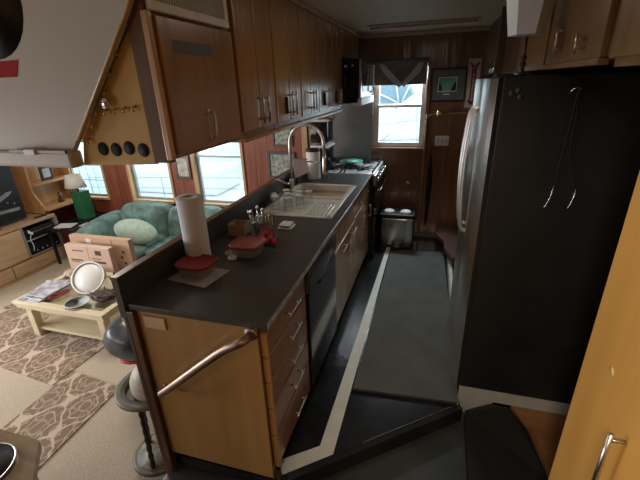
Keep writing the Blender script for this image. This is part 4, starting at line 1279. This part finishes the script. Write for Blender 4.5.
# coffee table
ct = thing('coffee_table', (-3.2, 2.5, ZS), 'cream wooden coffee table with an inset glass top and lower shelf', 'table')
tx0, tx1, ty0, ty1, tz = -3.76, -2.68, 2.15, 2.88, -.08
m = MB()
for (a, b, c, d_) in ((tx0, tx1, ty0, ty0 + .07), (tx0, tx1, ty1 - .07, ty1), (tx0, tx0 + .07, ty0 + .07, ty1 - .07), (tx1 - .07, tx1, ty0 + .07, ty1 - .07)):
    m.box(a, b, c, d_, tz - .028, tz, .006)
m.box(tx0 + .02, tx1 - .02, ty0 + .02, ty1 - .02, tz - .075, tz - .045)
m.box(tx0 + .01, tx1 - .01, ty0 + .01, ty1 - .01, tz - .045, tz - .030)
m.build('table_top', W_CREAM, ct)
MB().box(tx0 + .071, tx1 - .071, ty0 + .071, ty1 - .071, tz - .012, tz - .004).build('glass', TGLASS, ct)
for x in (tx0 + .07, tx1 - .14):
    for y in (ty0 + .05, ty1 - .13):
        MB().box(x, x + .075, y, y + .075, ZS + .001, tz - .076, .006).build('leg', W_CREAM, ct)
MB().box(tx0 + .09, tx1 - .09, ty0 + .08, ty1 - .08, ZS + .07, ZS + .10, .004).build('lower_shelf', W_CREAM, ct)
# things on it
random.seed(11)
mags = [(-3.60, 2.32, .10, 'magazine at the bottom of the pile on the coffee table', 0), (-3.55, 2.36, -.12, 'second magazine from the bottom of the coffee table pile', 1), (-3.59, 2.42, .28, 'third magazine up in the coffee table pile', 2), (-3.54, 2.38, -.02, 'topmost magazine with a dark cover on the coffee table pile', 3)]
for x, y, a, lab, k in mags:
    t = thing('magazine', (x, y, tz + k * .011), lab, 'magazine', 'pile of magazines on the coffee table')
    MB().box(x - .12, x + .12, y - .145, y + .145, tz + .001 + k * .011, tz + .0095 + k * .011, rot=rotz(a)).build('pages', PAPERW, t)
    MB().box(x - .119, x + .119, y - .143, y + .143, tz + .0095 + k * .011, tz + .0108 + k * .011, rot=rotz(a)).build('cover', PAPERS, t)
t = thing('folded_cloth', (-3.62, 2.72, tz), 'beige crumpled cloth at the back left of the coffee table', 'cloth')
MB().blob((-3.58, 2.74, tz + .031), .15, .09, .03, 2.2, 24, 12, .08).build('cloth', BEIGE, t)
t = thing('red_pouch', (-3.42, 2.78, tz), 'small dark red pouch at the back of the coffee table', 'pouch')
MB().blob((-3.34, 2.79, tz + .026), .075, .05, .025, 2.6, 18, 10, .05).build('pouch', plain('pouch_red', (0.22, 0.035, 0.03), 0.7, var=0.3), t)
t = thing('pliers', (-3.33, 2.32, tz), 'red-handled pliers lying open on the coffee table', 'pliers')
m = MB().tube([(-3.46, 2.30, tz + .010), (-3.40, 2.36, tz + .010), (-3.37, 2.44, tz + .010)], .008, 8, smooth_path=3)
m.tube([(-3.43, 2.26, tz + .010), (-3.36, 2.32, tz + .010), (-3.34, 2.42, tz + .010)], .008, 8, smooth_path=3)
m.build('handles', plain('red_grip', (0.40, 0.03, 0.03), 0.4), t)
MB().tube([(-3.445, 2.28, tz + .010), (-3.50, 2.22, tz + .010)], [.011, .004], 8).build('jaws', STEEL, t)
t = thing('mixing_bowl', (-3.15, 2.62, tz), 'large pale bowl tipped on its side on the coffee table', 'bowl')
rb = rotz(.30) @ rotx(R(52))
MB().lathe([(.0, -.10), (.07, -.095), (.13, -.05), (.150, .0), (.158, .0), (.158, .008), (.142, .006), (.12, -.044), (.06, -.082), (0, -.086)], (-3.14, 2.50, tz + .146), 32, rot=rb).build('bowl', plain('bowl_pale', (0.26, 0.23, 0.18), 0.6, 0.0, var=0.1), t)
MB().lathe([(.148, 0), (.163, .0), (.163, .010), (.148, .010), (.148, 0)], (-3.14, 2.50, tz + .146), 32, rot=rb).build('rim', WPLAST, t)
t = thing('pewter_cup', (-3.30, 2.55, tz), 'dull metal cup behind the tipped bowl', 'cup')
MB().lathe([(.045, 0), (.05, .01), (.055, .11), (.051, .11), (.045, .015), (0, .01)], (-3.43, 2.60, tz + .001), 20).build('cup', BEIGE, t)
t = thing('glass_saucer', (-3.02, 2.36, tz), 'clear glass saucer at the front of the coffee table', 'saucer')
MB().lathe([(.05, 0), (.07, .004), (.10, .035), (.104, .035), (.07, .0), (.05, 0)], (-3.05, 2.25, tz + .001), 24).build('saucer', GLASS, t)
MB().lathe([(.100, 0), (.106, .0), (.106, .005), (.100, .005), (.1, 0)], (-3.05, 2.25, tz + .033), 24).build('rim', PAPERW, t)
t = thing('seashell', (-2.98, 2.38, tz), 'dark spiky brown seashell on the coffee table', 'shell')
m = MB().blob((-2.86, 2.38, tz + .05), .12, .085, .048, 2, 24, 14, .12)
for k in range(9):
    a = k * .7
    m.tube([(-2.86 + .06 * math.cos(a), 2.38 + .04 * math.sin(a), tz + .05), (-2.86 + .14 * math.cos(a), 2.38 + .105 * math.sin(a), tz + .075 + .02 * (k % 2))], [.02, .003], 6)
m.build('shell', SHELL, t)
t = thing('starfish', (-2.95, 2.65, tz), 'dark starfish ornament at the right of the coffee table', 'starfish')
pts = []
for k in range(10):
    a = math.pi / 2 + k * math.pi / 5
    r_ = .085 if k % 2 == 0 else .032
    pts.append((-2.95 + r_ * math.cos(a), tz + .078 + r_ * math.sin(a)))
MB().prism(pts, .02, 'y', 2.62).build('star', STARM, t)

# rugs
t = thing('patterned_rug', (-3.2, 2.0, ZS), 'brown damask rug under the front of the coffee table', 'rug')
MB().prism([(-4.6, 1.86), (-2.88, 1.70), (-2.84, 2.42), (-4.55, 2.60)], .008, 'z', ZS + .0005).build('pile', RUG, t)
t = thing('patterned_rug', (-2.55, 1.4, ZS), 'narrow brown damask rug leading towards the wooden corner table', 'rug')
MB().prism([(-2.28, .60), (-2.30, 1.82), (-2.86, 1.88), (-2.84, .66)], .008, 'z', ZS + .0005).build('pile', RUG, t)

# globe on stand
gx, gy = -1.53, 1.36
t = thing('floor_globe', (gx, gy, ZS), 'faded floor globe in an olive ring on a dark turned stand', 'globe')
MB().lathe([(.19, 0), (.208, .006), (.208, .020), (.19, .026), (.150, .026), (.150, 0), (.19, 0)], (gx - .0, gy + .06, .075), 40).build('horizon_ring', RING, t)
MB().blob((gx + .03, gy + .06, .13), .138, .138, .145, 2, 36, 24).build('globe_ball', GLOBE, t)
for k in range(3):
    a = R(165 + 120 * k)
    x, y = gx + .17 * math.cos(a), gy + .06 + .17 * math.sin(a)
    xb, yb = gx + .12 * math.cos(a), gy + .12 * math.sin(a)
    n = 14
    m = MB().tube([(x + (xb - x) * i / n, y + (yb - y) * i / n, .062 - (.062 - ZS - .09) * i / n) for i in range(n + 1)], [.012 + .005 * (i % 2) for i in range(n + 1)], 10)
    m.build('leg', STAND, t)
MB().lathe([(.15, 0), (.172, .006), (.172, .018), (.15, .022), (0, .022)], (gx, gy, ZS + .07), 36, sx=1).build('lower_plate', RING, t)
MB().lathe([(0, 0), (.145, .0), (.145, .002), (0, .002)], (gx, gy, ZS + .0925), 36).build('plate_print', FLORAL, t)
for k in range(3):
    a = R(200 + 120 * k)
    MB().lathe([(.012, 0), (.018, .02), (.012, .069)], (gx + .14 * math.cos(a), gy + .14 * math.sin(a), ZS + .001), 10).build('foot', STAND, t)
# helmet on a dark post
t = thing('helmet', (-2.08, 1.85, -.12), 'shiny dark grey rounded helmet with a red lower edge near the globe', 'helmet')
MB().blob((-2.06, 1.86, .03), .20, .18, .16, 2.3, 32, 20, .03).build('shell', GREYH, t)
MB().lathe([(.10, 0), (.135, .012), (.13, .03), (.10, .02)], (-2.06, 1.86, -.138), 24).build('lining', REDC, t)
t = thing('helmet_post', (-2.1, 1.85, ZS), 'dark turned post holding up the grey helmet', 'stand')
MB().lathe([(.12, 0), (.10, .02), (.022, .04), (.028, .2), (.02, .34), (.05, .356), (0, .358)], (-2.06, 1.85, ZS + .001), 16).build('post', STAND, t)

# wooden corner table, bottom left
t = thing('octagonal_table', (-2.05, .72, ZS), 'octagonal varnished table with a dark disc at the lower left', 'table')
cx, cy, cz, cr = -2.12, .55, .0, .47
oc = [(cx + cr * math.cos(R(22.5 + 45 * k)), cy + cr * math.sin(R(22.5 + 45 * k))) for k in range(8)]
MB().prism(oc, .05, 'z', cz - .05).build('table_top', wood('olive_table', (0.13, 0.08, 0.03), (0.24, 0.15, 0.06), 0.4, axis='x'), t)
MB().prism([(cx + (x - cx) * .86, cy + (y - cy) * .86) for x, y in oc], .44, 'z', ZS + .001).build('base', W_DARK, t)
t = thing('dark_disc', (-2.2, .75, 0), 'round black turntable disc with a silver rim on the octagonal table', 'disc')
MB().lathe([(0, 0), (.155, 0), (.155, .012), (0, .014)], (-2.07, .76, .001), 40).build('disc', BLACK, t)
MB().lathe([(.155, 0), (.162, 0), (.162, .014), (.155, .014), (.155, 0)], (-2.07, .76, .001), 40).build('rim', NICKEL, t)
bpy.context.view_layer.update()
